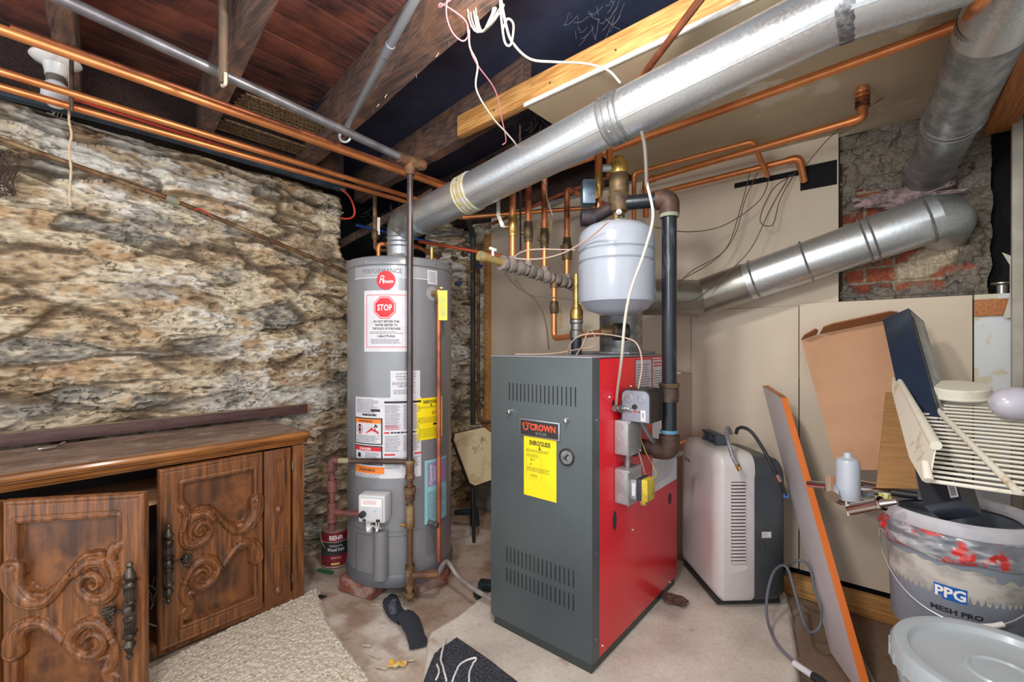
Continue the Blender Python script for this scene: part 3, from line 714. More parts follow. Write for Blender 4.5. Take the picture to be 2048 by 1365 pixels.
# energy label
x0, x1 = FB(1048, 900).x, FB(1113, 900).x; z1 = FB(1048, 872).z; z0 = FB(1048, 989).z
mb = MB().mat(6); G = lambda u, v: V((x0 + u, BY0 - .0012, z0 + v)); w, h = x1 - x0, z1 - z0; mb.patch(lambda u, v: V((x0 + u, BY0 - .0006, z0 + v)), 0, w, 0, h)
eguide(mb, G, w, h); mb.mat(1); mb.text('83.7', G, w * .28, h * .60, h * .045, wide=.9); mb.poly([G(w * .22 + a * w, h * b) for a, b in ((-.03, .56), (0, .52), (.03, .56), (.01, .555), (0, .54), (-.01, .555))])
mb.lines(G, w * .1, w * .5, h * .66, h * .72, 3, fill=.3); mb.lines(G, w * .1, w * .9, h * .42, h * .50, 4, fill=.3); mb.lines(G, w * .2, w * .5, h * .33, h * .38, 2, fill=.3); frame_(mb, G, w * .08, w * .55, h * .30, h * .75, .0005)
mb.build('energy_label', LM, front, label='yellow ENERGYGUIDE label')
# gauge and panel hooks
g = FB(1134, 915); mb = MB().lathe([(.030, 0), (.030, .006), (.026, .008), (.024, .004), (0, .004)], g, (0, -1, 0), 28); gauge = mb.build('gauge', plate_d, front, label='round temperature gauge')
mb = MB().disc(lambda u, v: g + V((u, -.0046, v)), 0, 0, .0235, 24).mat(1); mb.poly([g + V((x, -.0052, z)) for x, z in ((-.012, -.004), (.004, .012), (.012, .010), (0, -.002), (.006, -.014), (-.006, -.008))])
mb.build('gauge_face', [galv_dull, plate_d], gauge)
for px, py in ((1022, 824), (1135, 842)):
    g = FB(px, py); MB().obox(g + V((0, -.009, 0)), (.006, 0, 0), (0, .009, 0), (0, 0, .007), .003).lathe([(.009, 0), (.006, .012), (0, .013)], g + V((0, 0, .004)), (0, -1, 0), 12).build('knob', chrome, front)
# ---- red side: papers, holes, controls
FS = lambda px, py: U(px, py, x=BX1)
GS = lambda e: (lambda y, z: V((BX1 + e, y, z)))
ya, yb = FS(1270, 800).y, FS(1353, 800).y; ym = FS(1304, 800).y; zt = 1.098; zb = FS(1353, 958).z
mb = MB().patch(GS(.001), ym, yb, zb, zt); mb.patch(GS(.001), ya, ym - .006, FS(1280, 850).z + .1, zt)
mb.mat(3)
for (u0, u1, v0, v1) in ((ya, ym - .006, .93, zt), (ym + .004, yb - .004, .84, zt - .004), (ym + .12, yb - .004, .70, .84)): frame_(mb, GS(.0018), u0, u1, v0, v1, .004)
mb.lines(GS(.0018), ym + .02, yb - .02, 1.06, 1.085, 2, fill=.6)
mb.mat(2); mb.lines(GS(.0018), ya + .01, ym - .02, .94, 1.08, 14, fill=.35); mb.lines(GS(.0018), ym + .02, ym + .14, .86, 1.05, 18, fill=.35); mb.lines(GS(.0018), ym + .17, yb - .015, .86, 1.05, 18, fill=.35); mb.lines(GS(.0018), ym + .14, yb - .015, .71, .83, 12, fill=.35)
mb.lines(GS(.0018), ym + .02, yb - .03, zb + .03, .66, 12, fill=.25); mb.mat(1); mb.patch(GS(.0019), ya + .05, ya + .12, .955, .975)
mb.build('instruction_sheet', LM, boiler, label='white printed instruction sheets with red borders')
def hole(px, py, ry, rz, nm='access_hole', mt=black):
    c = FS(px, py); n = 20
    MB().slab([V((BX1 + .0006, c.y + ry * math.cos(2 * PI * k / n), c.z + rz * math.sin(2 * PI * k / n))) for k in range(n)], (.0008, 0, 0)).build(nm, mt, boiler)
hole(1229, 1042, .014, .035); hole(1340, 998, .018, .024); hole(1226, 807, .008, .011)
# junction boxes
galv_box = M('box_galvanised', (176, 178, 180), .45, .55, c2=(156, 158, 160), sc=16)
def jbox(px0, px1, py0, py1, dep, name, label):
    """steel box on the side jacket: pixel extents of its near face"""
    c = FS(px0, (py0 + py1) / 2); 
    z1, z0 = FS(px0, py0).z, FS(px0, py1).z; return c.y, z0, z1
conts = []
def steel_box(y0, y1, z0, z1, dep, label):
    mb = MB().box((BX1 + .001, y0, z0), (BX1 + dep, y1, z1), .006)
    b = mb.build('junction_box', galv_box, boiler, label=label)
    mb = MB().box((BX1 + dep, y0 - .002, z0 - .002), (BX1 + dep + .004, y1 + .002, z1 + .002), .001); mb.build('cover', galv_box, b)
    mb = MB()
    for k in range(3): mb.lathe([(.0135, 0), (.0135, .0008), (.0115, .0012), (.0115, .0002), (0, .0002)], V((BX1 + dep / 2, y0, lerp(z0, z1, (k + .5) / 3))), (0, -1, 0), 18)
    mb.build('knockout', galv_box, b, label='round knock-out plugs')
    mb = MB()
    for (yy, zz) in ((y0 + .008, z1 - .006), (y1 - .008, z0 + .006)): mb.lathe([(.004, 0), (.003, .003), (0, .003)], V((BX1 + dep + .004, yy, zz)), (1, 0, 0), 10)
    mb.build('screw', chrome, b)
    return b
# box depth ~ 5 cm: near-left face seen between px 1218 and 1240
y0 = 1.482; steel_box(y0, y0 + .105, .762, .885, .052, 'galvanised steel electrical box, the upper of the two')
steel_box(y0, y0 + .105, .588, .712, .052, 'galvanised steel electrical box, the lower of the two')
MB().tube([V((BX1 + .028, y0 + .05, .712)), V((BX1 + .028, y0 + .05, .762))], .0115, 16).build('conduit', galv_dull, boiler)
MB().tube([V((BX1 + .026, y0 + .04, .887)), V((BX1 + .026, y0 + .04, .897))], .012, 16).build('cable_clamp', galv_dull, boiler)
# transformer on the lower box
tb = V((BX1 + .056, y0 + .05, .645))
tr = MB().box((tb.x, tb.y - .036, tb.z - .034), (tb.x + .022, tb.y + .036, tb.z + .034), .002).build('transformer', galv_box, boiler, label='small transformer with a yellow core')
MB().box((tb.x + .022, tb.y - .034, tb.z - .036), (tb.x + .040, tb.y + .034, tb.z + .040), .001).build('core', M('core_dark', (60, 62, 72), .5, .4), tr)
MB().box((tb.x + .040, tb.y - .034, tb.z - .036), (tb.x + .062, tb.y + .030, tb.z + .040), .003).build('winding', M('winding_yellow', (206, 186, 60), .5, c2=(160, 140, 50), sc=20), tr)
MB().box((tb.x + .036, tb.y - .038, tb.z - .048), (tb.x + .056, tb.y - .02, tb.z - .034), .002).tube(spl([tb + V((.055, .0, .03)), tb + V((.075, .01, .06)), tb + V((.03, .02, .13)), tb + V((-.01, .03, .22))]), .0018, 6).build('bracket', brass, tr)
MB().box((tb.x + .006, tb.y - .0368, tb.z - .022), (tb.x + .018, tb.y - .036, tb.z + .022)).build('label', paper, tr)
# ---- limit control (black hood, silver face) on a stub
black_cover = M('cover_black', (48, 46, 46), .35, .2); ctl_face = M('control_face', (150, 156, 168), .4, .5)
cy0, cy1 = 1.50, 1.612; cz0, cz1 = .882, .998; cx0, cx1 = BX1 + .018, BX1 + .128
def arch(cx0, cx1, cz0, cz1, r=.026, n=8):
    P = [(cx0, cz0), (cx1, cz0)]
    for k in range(n + 1): a = k / n * PI / 2; P.append((cx1 - r + r * math.cos(a), cz1 - r + r * math.sin(a)))
    for k in range(n + 1): a = PI / 2 + k / n * PI / 2; P.append((cx0 + r + r * math.cos(a), cz1 - r + r * math.sin(a)))
    return P
lim = MB().prism(arch(cx0, cx1, cz0, cz1), V((0, cy0, 0)), (1, 0, 0), UP, (0, cy1 - cy0, 0)).build('limit_control', black_cover, boiler, label='boxy limit control with black hood')
mb = MB().prism(arch(cx0 + .005, cx1 - .004, cz0 + .002, cz1 - .006, .022), V((0, cy0 - .002, 0)), (1, 0, 0), UP, (0, .003, 0)); fc = mb.build('control_face', ctl_face, lim, label='silver front face')
GF = lambda u, v: V((cx0 + u, cy0 - .0028, cz0 + v))
mb = MB()
for u in (.030, .078): mb.lathe([(.0155, 0), (.0155, .001), (.0135, .0016), (.0135, .0004), (0, .0004)], V((cx0 + u, cy0 - .002, cz0 + .082)), (0, -1, 0), 20)
mb.build('knockout', ctl_face, lim)
MB().lathe([(.009, 0), (.008, .006), (.0, .007)], GF(.054, .054), (0, -1, 0), 16).build('dial', black, lim)
mb = MB().mat(0).patch(GF, .076, .094, .006, .044).mat(1); mb.text('L4080', lambda u, v: GF(u, v) + V((0, -.0006, 0)), .087, .025, .006, rot=PI / 2); mb.mat(3); mb.patch(GF, .048, .060, .034, .040); mb.mat(1).patch(GF, .036, .042, .034, .038).patch(GF, .066, .072, .034, .038)
mb.build('face_label', LM, lim)
MB().obox(V((BX1 + .01, 1.555, .94)), (.010, 0, 0), (0, .02, 0), (0, 0, .02)).build('mounting_well', brass_old, lim)
# flexible conduit from hood to box, conduit clamps
mb = MB(); P = spl([V((BX1 + .02, 1.49, .925)), V((BX1 + .05, 1.50, .925)), V((BX1 + .075, 1.53, .89)), V((BX1 + .08, 1.60, .82)), V((BX1 + .085, 1.66, .775)), V((BX1 + .06, 1.80, .70)), V((BX1 + .06, 2.02, .68))], 10)
mb.tube(P, [.0085 + (.0012 if k % 2 else 0) for k in range(len(P))], 10); mb.tube(P[:3], .014, 12)
mb.build('flexible_conduit', galv_dull, boiler)
mb = MB().tube([V((BX1 + .004, 1.475, .928)), V((BX1 + .03, 1.475, .928))], .013, 14).tube([V((BX1 + .012, 1.46, .928)), V((BX1 + .012, 1.50, .928))], .010, 12)
mb.build('conduit_elbow', steel, boiler)
mb = MB()
for (px, py) in ((1262, 773), (1265, 1060), (1205, 1292), (1340, 1165), (1219, 795), (1267, 842)):
    p = FS(px, py); mb.lathe([(.005, 0), (.004, .003), (0, .003)], p, (1, 0, 0), 10)
mb.build('jacket_screw', chrome, boiler)
mb = MB()
for (x, z) in ((BX1 - .004, .16), (BX1 - .004, .9), (BX1 - .004, .45)): mb.lathe([(.004, 0), (.003, .002), (0, .002)], V((x + .0055, BY0 + .03, z)), (1, 0, 0), 10)
mb.build('edge_screw', steel, front)
# draft hood on top
MB().box((-1.12, 1.80, BZ1), (-.86, 2.08, BZ1 + .012), .003).lathe([(.098, BZ1 + .012), (.098, BZ1 + .18), (.101, BZ1 + .185), (.101, BZ1 + .20), (.0905, BZ1 + .205)], V((-.985, 1.97, 0)), UP, 32).build('draft_hood', galv_dull, boiler, label='galvanised draft hood collar on top')
# ---- expansion tank
TC = V((-.800, 1.565, 0)); TR = .142
tank_grey = M('tank_grey', (154, 161, 173), .25, .0, coat=.5)
et = MB().lathe([(0, 1.318), (.05, 1.320), (.10, 1.335), (.132, 1.36), (TR - .004, 1.362), (TR, 1.375), (TR, 1.44), (TR - .0045, 1.447), (TR, 1.454)][0:0] + [(0, 1.262), (.06, 1.266), (.11, 1.285), (.134, 1.310), (TR - .002, 1.312), (TR, 1.322), (TR, 1.452), (TR - .005, 1.459), (TR, 1.466), (TR, 1.492), (TR - .005, 1.499), (TR, 1.506), (TR, 1.548), (TR - .008, 1.575), (TR - .03, 1.594), (.08, 1.607), (.03, 1.612), (0, 1.612)], TC, UP, 56)
et = et.build('expansion_tank', tank_grey, label='shiny light grey expansion tank hanging above the boiler', cat='tank')
MB().tube([TC + UP * 1.610, TC + UP * 1.65], .012, 14).build('nipple', brass_old, et)
# ================================================================ pipes, ducts, cables
def pipe(name, pts, r, mt, label, cat='pipe', group=None, bend=.02, n=14, collars=True, fit=None, parent=None, smoothp=False, fr=1.22, fl=.016):
    """tube with rounded corners; a slightly wider fitting at each corner is a child"""
    P = spl(pts, 8) if smoothp else fil(pts, bend)
    o = MB().tube(P, r, n).build(name, mt, parent, label=label, cat=None if parent else cat, group=group)
    if collars and not smoothp:
        pts = [V(p) for p in pts]
        for i in range(1, len(pts) - 1):
            a, b, c = pts[i - 1], pts[i], pts[i + 1]
            rr = min(bend, (a - b).length * .48, (c - b).length * .48) + fl
            q = fil([b + (a - b).normalized() * rr, b, b + (c - b).normalized() * rr], rr - fl, 6)
            MB().tube(q, r * fr, n).build('elbow', fit or mt, o)
    return o
def ring(p, d, r, w=.02, mt=None, parent=None, name='coupling'):
    p, d = V(p), V(d).normalized(); return MB().lathe([(r * .8, -w / 2), (r, -w / 2), (r * 1.04, 0), (r, w / 2), (r * .8, w / 2)], p, d, 20).build(name, mt, parent)

# ---- the three long copper lines along the left side
pc1 = pipe('copper_pipe', [U(-120, 60 - 44, x=-1.845), V((-1.845, 1.637, 2.0)), V((-1.30, 1.60, 2.005)), V((-.52, 1.56, 2.03))], .0145, copper, 'highest of the three long copper pipes at upper left, turning above the heater', bend=.03)
a, b = U(-100, 106, z=1.985), U(905, 432, z=1.985)
q0, q1 = U(0, 143, z=1.985), U(832, 398, z=1.975); d = (q1 - q0).normalized()
pipe('copper_pipe', [q0 - d * .3, q1 + d * .12, q1 + d * .12 + V((.75, -.02, .01))], .0125, copper, 'upper of the two close copper pipes below the highest one on the left', bend=.03)
q0, q1 = U(0, 173, z=1.97), U(832, 409, z=1.96); d = (q1 - q0).normalized()
pipe('copper_pipe', [q0 - d * .3, q1 + d * .35, q1 + d * .35 + V((.8, .45, .02))], .0125, copper, 'lower of the two close copper pipes on the left, nearest the stone wall', bend=.03)
pipe('copper_pipe', [U(20, 55, z=2.06), U(900, 371, z=2.06)], .010, copper_dull, 'thin dull copper pipe just behind the highest copper pipe on the left', collars=False)
pipe('red_tube', [U(140, 196, z=2.03), U(400, 278, z=2.02), U(600, 345, z=2.01)], .005, M('red_plastic', (196, 60, 46), .5), 'thin red tube running between the copper pipes at left', 'tube', collars=False)
# blue-black pipe on top of the wall, white drain pipe, brown gas line
pipe('black_water_pipe', [U(-60, 172, x=-2.46), U(300, 265, x=-2.47), U(690, 380, x=-2.47)], .017, M('poly_pipe', (44, 66, 82), .4, c2=(30, 40, 50), sc=8), 'blue-black plastic pipe lying along the top of the stone wall', collars=False, smoothp=True)
old = pipe('iron_pipe', [U(-30, 268, x=-2.50), U(340, 398, x=-2.50), U(694, 544, x=-2.50)], .0105, rust, 'thin old brown iron pipe sloping down across the stone wall', collars=False)
ring(U(345, 400, x=-2.50), U(694, 544, x=-2.5) - U(0, 280, x=-2.5), .017, .05, M('verdigris', (128, 138, 122), .7, c2=(150, 130, 96), sc=30), old)
pipe('white_pipe', [V((-2.78, 1.42, 1.70)), V((-2.78, 1.98, 1.70))], .016, white, 'short white plastic pipe in the dark opening behind the water heater', collars=False)
pipe('blue_tube', [V((-2.66, 1.6, 1.93)), V((-2.5, 2.2, 1.88))], .009, M('blue_plastic', (24, 72, 150), .4), 'bright blue tube behind the water heater flue', 'tube', collars=False)
# grey electrical conduit with tee, and the gas pipe dropping in front of the heater
GP = V((-1.628, 1.243, 0))
gas = thing('gas_pipe', (GP.x, GP.y, 0), 'long grey and rusty gas pipe dropping from overhead to the floor before the water heater', 'pipe')
MB().tube([U(20, -50, x=-1.65), V((GP.x, GP.y - .035, 1.962))], .0165, 16).build('overhead_run', M('conduit_grey', (128, 126, 130), .4, .6, c2=(98, 96, 100), sc=10, bump=.1), gas)
MB().tube([V((GP.x, GP.y - .06, 1.962)), V((GP.x, GP.y + .055, 1.962))], .0235, 16).tube([V((GP.x, GP.y, 1.962)), V((GP.x, GP.y, 1.90))], .0215, 16).lathe([(.0, 0), (.02, .0), (.025, .005), (.025, .02), (.02, .03)], V((GP.x + .0, GP.y + .05, 1.962)), (.3, 1, 0), 16).build('tee', rust, gas, label='rusty tee fitting at the top')
MB().tube([V((GP.x, GP.y, 1.92)), V((GP.x + .003, GP.y - .003, .56))], .0135, 16).build('drop_pipe', M('gas_pipe_brown', (104, 94, 92), .35, .6, c2=(74, 64, 66), sc=8, st=(1, 1, .4)), gas)
MB().tube([V((GP.x, GP.y, .57)), V((GP.x, GP.y, .045))], .0135, 16).build('lower_pipe', rust, gas)
FR = rust
for (z, rr, h) in ((.640, .0215, .014), (.575, .0215, .012), (.60, .018, .08), (.515, .025, .03), (.50, .021, .06), (.425, .019, .05), (.375, .02, .05), (.18, .0215, .014), (.095, .021, .014), (.14, .019, .09), (.058, .024, .02)):
    ring(V((GP.x, GP.y, z)), UP, rr, h, FR, gas, 'fitting')
MB().tube([V((GP.x, GP.y, .14)), V((GP.x + .06, GP.y + .06, .14))], .0165, 14).tube([V((GP.x + .05, GP.y + .05, .14)), V((GP.x + .085, GP.y + .085, .14))], .019, 8).build('side_branch', FR, gas)
MB().obox(V((GP.x - .02, GP.y - .012, .36)), RT * .022, FW * .004, UP * .006, .002).build('valve_handle', brass, gas)
fx = pipe('flexible_gas_hose', [V((GP.x + .085, GP.y + .085, .14)), U(893, 1124, z=.155), U(915, 1152, z=.10), U(950, 1180, z=.09), U(985, 1200, z=.085), V((BX0 + .02, 1.42, .075))], .0105, M('hose_grey', (158, 150, 146), .5, .2, c2=(136, 128, 124), sc=30), 'bent grey hose running from the gas pipe into the side of the boiler', 'hose', smoothp=True)
# left branch: red iron
z1 = .64; t0 = HU(700, 925)
lx = U(664, 925, t=2.02)
br = thing('iron_branch_pipe', (lx.x, lx.y, .2), 'dull red iron gas branch left of the water heater, ending above the paint can', 'pipe')
P0 = V((GP.x, GP.y, .640)); P1 = V((lx.x, lx.y, .640)); P2 = V((lx.x, lx.y, .335))
mid = P0.lerp(P1, .78)
MB().tube([P0, mid], .0125, 14).build('cross_pipe', brown_iron, br); MB().tube([mid, P1], .0125, 14).build('short_nipple', M('verdigris', (128, 138, 122)), br)
MB().tube(fil([P1 + (P0 - P1).normalized() * .03, P1, P1 - UP * .04], .02), .019, 14).build('elbow', red_iron, br)
MB().tube([P1, P2], .0125, 14).build('drop_pipe', red_iron, br)
for z, rr, h in ((.605, .021, .02), (.53, .0215, .05), (.445, .021, .02), (.41, .02, .05), (.375, .021, .018), (.345, .017, .03)): ring(V((lx.x, lx.y, z)), UP, rr, h, red_iron, br, 'fitting')
V0 = cp + nrm * .04 - tx * .064 + UP * -.006
MB().tube([V((lx.x, lx.y, .412)), V((V0.x, V0.y, .412)) ], .0125, 14).build('valve_feed', red_iron, br)

# ---- galvanised ducts
gd = thing('flue_duct', (HC.x, HC.y, 1.55), 'long shiny galvanised flue duct rising from the water heater across the ceiling', 'duct')
E0 = V((HC.x, HC.y, 1.57)); E1 = V((HC.x, HC.y, 1.715)); D0 = U(850, 432, y=1.36); D1 = U(1232, 237, y=1.37); D2 = U(1560, 76, y=1.385); D3 = D2 + V((.36, .01, .012))
DR = .078
MB().tube([E0, E1], .064, 36).build('flue_pipe', galv, gd)
for k in range(3): ring(V((HC.x, HC.y, 1.64 + k * .022)), UP, .0665, .008, galv, gd, 'crimp_bead')
P = fil([V((HC.x, HC.y, 1.63)), V((HC.x, HC.y, 1.745)), D0], .09, 4)
MB().tube([P[1]] + P[2:-1] + [P[-2].lerp(P[-1], .8)], [.066, .068, .071, .074, .076, .077][:len(P[1:])] + [.078] * max(0, len(P[1:]) - 6), 36).build('elbow', galv_dull, gd, label='dull grey segmented elbow')
EX = P[-2]
def duct_run(a, b, r, nm, parent, mt=galv, seam=True):
    o = MB().tube([a, b], r, 48, caps=False).build(nm, mt, parent)
    if seam:
        d = (b - a).normalized(); s = V(d).cross(UP).normalized() * .82 + UP * -.57; s = (s - d * s.dot(d)).normalized() * (r + .0005)
        if s.y > 0: pass
        MB().beam(a + s, b + s, .010, .003, up=s).build('lock_seam', mt, o)
    return o
duct_run(EX, D0.lerp(D1, .30), DR - .002, 'duct_section', gd)
duct_run(D0.lerp(D1, .28), D1, DR, 'duct_section', gd)
duct_run(D1, D2 + (D2 - D1) * .3, DR + .001, 'duct_section', gd)
duct_run(D2 + (D2 - D1) * .28, D3, DR + .002, 'duct_section', gd)
seal = M('sealant', (172, 156, 96), .6, .2, c2=(176, 178, 176), sc=22)
dd = (D1 - D0).normalized()
for f, mt in ((.30, seal), (1.0, galv_dull)):
    p = D0.lerp(D1, f)
    for k in (-.03, -.012, .012, .03): ring(p + dd * k, dd, DR + .0025, .008, mt, gd, 'joint_bead')
    ring(p, dd, DR + .0015, .075, mt, gd, 'joint_band')
    for a in (-.9, .4): 
        s = (dd.cross(UP).normalized() * -math.cos(a) + UP * math.sin(a)) * -DR
        sx = dd.cross(UP).normalized(); q = p + (sx * math.cos(a) * (1 if sx.y < 0 else -1) + UP * math.sin(a)) * DR
        MB().lathe([(.004, 0), (.003, .006), (0, .006)], q, (q - p).normalized(), 8).build('screw', chrome, gd)
ring(D2 + (D2 - D1) * .3, dd, DR + .004, .05, M('foil_tape_dark', (96, 98, 102), .35, .7, c2=(150, 152, 156), sc=60), gd, 'foil_tape')
# elbow and steep run down to the chimney
S1 = V((.105, 2.50, 1.835)); S0 = V((.225, 1.42, 2.012))
MB().tube(fil([D3 - (D3 - D2).normalized() * .02, S0 + V((.02, -.01, 0)), S0.lerp(S1, .25)], .12, 5), DR + .003, 36).build('elbow', galv, gd)
sd = (S1 - S0).normalized()
duct_run(S0.lerp(S1, .2), S0.lerp(S1, .62), DR + .001, 'duct_section', gd, galv_dull, seam=False); duct_run(S0.lerp(S1, .6), S1 + sd * .05, DR - .003, 'duct_section', gd, galv_dull, seam=False)
for k in (-.012, .008): ring(S0.lerp(S1, .62) + sd * k, sd, DR + .003, .008, galv_dull, gd, 'joint_bead')
# boiler flue: rises behind the tank, runs to the chimney
bd = thing('boiler_flue_duct', (-.985, 1.97, 1.3), 'shorter galvanised duct slanting up behind the expansion tank into the brick chimney', 'duct')
B0 = V((-.985, 1.97, 1.31)); B1 = V((-.985, 2.02, 1.40)); B2 = U(1400, 597, y=2.30); B3 = U(1835, 447, y=2.34)
galv_old = M('galvanised_old', (160, 158, 150), .32, .85, c2=(140, 120, 96), sc=6, fac=(.5, .7), bump=.05)
MB().tube(fil([B0, V((-.985, 1.99, 1.385)), B2], .07, 5), .088, 36).build('elbow', galv_old, bd)
Bd = (B3 - B2).normalized()
duct_run(B2 - Bd * .04, B2 + Bd * .22, .089, 'duct_section', bd, galv_old, seam=False); duct_run(B2 + Bd * .2, B2.lerp(B3, .82), .087, 'duct_section', bd, galv, seam=False)
B4 = B3 + Bd * .06; 
MB().tube([B2.lerp(B3, .8), B3 - Bd * .02, B3 + Bd * .035, B3 + Bd * .07 + V((0, .035, -.003)), B3 + Bd * .085 + V((0, .10, -.012)), B3 + Bd * .085 + V((0, .2, -.02))], .089, 40).build('elbow', galv, bd)
for p in (B2.lerp(B3, .80), B2.lerp(B3, .83), B3 + Bd * .03, B2.lerp(B3, .30), B2.lerp(B3, .55)): ring(p, Bd, .0915, .008, galv_dull, bd, 'joint_bead')
pk = M('pink_insulation', (176, 150, 152), .95, c2=(104, 94, 92), sc=30, bump=1, bsc=30)
def blob(name, c, rx, ry, rz, mt, label=None, cat=None, parent=None, rough=.35, n=24, sc=14, group=None):
    vs = []; 
    for j in range(n + 1):
        th = PI * j / n
        for i in range(n):
            ph = 2 * PI * i / n; d = V((math.sin(th) * math.cos(ph), math.sin(th) * math.sin(ph), math.cos(th)))
            k = 1 + rough * noise.fractal(d * 1.6 + V(c) * sc, 1, 2, 4); vs.append(V(c) + V((d.x * rx, d.y * ry, d.z * rz)) * k)
    fs = [(j * n + i, j * n + (i + 1) % n, (j + 1) * n + (i + 1) % n, (j + 1) * n + i) for j in range(n) for i in range(n)]
    mb = MB(); mb.add(vs, fs); return mb.build(name, mt, parent, label=label, cat=cat, group=group)
blob('pink_insulation', V((.05, 2.48, 1.765)), .13, .022, .034, pk, 'pinkish grey tuft of insulation stuffed between the two ducts at the chimney', 'insulation', rough=.9)

# ---- copper runs on the back side
zc = 1.99
BLV = V((-1.27, 1.76, 1.965))
# manifold wrapped in grey tape
M0, M1 = V((-1.305, 1.485, 1.512)), V((-1.235, 2.0, 1.455))
md = (M1 - M0).normalized()
man_mat = M('manifold_grey', (112, 104, 102), .75, c2=(152, 142, 134), sc=22, bump=.8, bsc=40)
man = thing('return_manifold', M0, 'lumpy grey horizontal pipe manifold left of the expansion tank', 'manifold')
n = 60; rr = [.024 + .004 * math.sin(i * 1.3) + .003 * noise.noise(V((i * .7, 0, 0))) for i in range(n)]
MB().tube([M0.lerp(M1, i / (n - 1)) for i in range(n)], rr, 18).build('header_pipe', man_mat, man)
for f in (.02, .1, .2, .33, .42, .53, .66, .75, .9): ring(M0.lerp(M1, f), md, .032, .022, man_mat, man, 'fitting')
MB().tube([M0 - md * .10, M0], .017, 14).lathe([(.0, -.0), (.02, 0), (.023, .01), (.021, .03), (.012, .034)], M0 - md * .125, md, 14).build('drain_valve', M('brass_green', (186, 160, 96), .5, .5, c2=(140, 150, 132), sc=26, fac=(.55, .65)), man, label='brass drain valve with green corrosion')
MB().obox(M0 - md * .05 + UP * .045, md * .018, md.cross(UP) * .005, UP * .006, .003).tube([M0 - md * .05, M0 - md * .05 + UP * .045], .006, 8).build('tap_handle', white, man, label='white tap handle')
RB = []
def riser(px, label, top, mt_low=copper, mt_up=copper_burnt, valve=True):
    """vertical zone pipe with ball valve on the manifold, found by its image column"""
    best = min(range(200), key=lambda i: abs(1024 + FPX * (M0.lerp(M1, i / 199) - EYE).dot(RT) / (M0.lerp(M1, i / 199) - EYE).dot(FW) - px))
    b = M0.lerp(M1, best / 199) + UP * .02
    t = thing('zone_pipe', b, label, 'pipe', 'upright copper pipes on the manifold')
    MB().tube([b, b + UP * .022], .021, 16).build('coupling', man_mat, t)
    MB().tube([b + UP * .01, b + UP * .14], .0145, 16).build('lower_pipe', mt_low, t)
    P = fil([b + UP * .14] + top(b), .022)
    MB().tube(P, .0145, 16).build('upper_pipe', mt_up, t)
    if valve:
        c = b + UP * .155
        MB().lathe([(.014, -.045), (.019, -.043), (.019, -.03), (.021, -.027), (.023, 0), (.021, .027), (.019, .03), (.019, .048), (.014, .05)], c, UP, 8 * 2).tube([c, c - RT * .034], .010, 10).build('ball_valve', brass if px < 1040 else brass_old, t)
    return t, b
CZ = 1.985
def to_hz(b): return [V((b.x, b.y, CZ))]
t1, b1 = riser(1025, 'first upright copper pipe from the left with a brass ball valve and raised steel lever', to_hz)
t2, b2 = riser(1057, 'second upright copper pipe, blackened in the middle above its brass valve', to_hz)
c = b1 + UP * .155 - RT * .034
MB().tube([c, c - RT * .01], .008, 8).beam(c - RT * .01, c - RT * .03 + UP * .05, .016, .0035, up=FW).beam(c - RT * .03 + UP * .048, c - RT * .03 + UP * .125, .016, .0035, up=FW).build('lever', M('lever_steel', (196, 190, 178), .4, .6), t1)
BIG = U(1930, 45, z=2.0)
t3, b3 = riser(1089, 'third upright copper pipe, dark above the valve, turning into the long overhead copper pipe', lambda b: [V((b.x, b.y, 1.965)), V((b.x, b.y, 1.965)) + V((.05, -.003, .001))])
c = b3 + UP * .155
for s in (-1, 1):
    MB().beam(c + RT * .028 * s + UP * .02, c + RT * .030 * s + UP * .085, .016, .004, up=FW).tube([c, c + RT * .028 * s + UP * .01], .007, 8).build('lever', M('lever_tan', (150, 124, 84), .6, c2=(110, 90, 62), sc=20), t3, label='tan valve lever')
t4, b4 = riser(1134, 'fourth upright copper pipe beside the expansion tank, bending back at its top', lambda b: [V((b.x, b.y, 1.93)), V((b.x + .03, b.y + .42, 1.93))])
ring(b4 + UP * .13, UP, .024, .07, brass_old, t4, 'union')
p5 = pipe('copper_pipe', [V((b3.x, b3.y, 1.965)), BIG, U(1963, 0, t=1.0), U(2010, -70, t=.93)], .0145, copper, 'long bright copper pipe running below the big flue duct to the upper right corner', bend=.03)
# header behind the tank top: zone valve, air scoop, black riser
RX = V((-.632, 1.652, 0))
bk = thing('supply_riser', (RX.x, RX.y, .74), 'black iron pipe rising from the boiler side beside the expansion tank', 'pipe')
ZT = 1.690
MB().tube([V((RX.x, RX.y, .79)), V((RX.x, RX.y, ZT - .02))], .0265, 24).build('vertical_pipe', black_steel, bk)
MB().tube(fil([V((BX1 - .01, RX.y, .765)), V((RX.x, RX.y, .765)), V((RX.x, RX.y, .83))], .045), .029, 24).tube(fil([V((RX.x - .055, RX.y, .765)), V((RX.x, RX.y, .765)), V((RX.x, RX.y, .822))], .05), .037, 24).lathe([(.03, 0), (.043, .001), (.043, .006), (.03, .007)], V((BX1 + .001, RX.y, .765)), (1, 0, 0), 24).build('lower_elbow', cast_iron, bk)
ring(V((RX.x, RX.y, .835)), UP, .031, .012, M('blue_sealant', (84, 130, 158), .5), bk, 'thread_sealant')
ring(V((RX.x, RX.y, 1.005)), UP, .036, .016, brass_old, bk, 'collar'); ring(V((RX.x, RX.y, .97)), UP, .033, .05, brown_iron, bk, 'coupling')
hx = V((-.80, 1.585, ZT))
MB().tube(fil([V((RX.x, RX.y, ZT - .055)), V((RX.x, RX.y, ZT)), V((RX.x, RX.y, ZT)) + (hx - V((RX.x, RX.y, ZT))).normalized() * .05], .035), .036, 24).build('upper_elbow', cast_iron, bk)
MB().tube([V((RX.x, RX.y, ZT)), hx], .027, 24).build('cross_pipe', black_steel, bk)
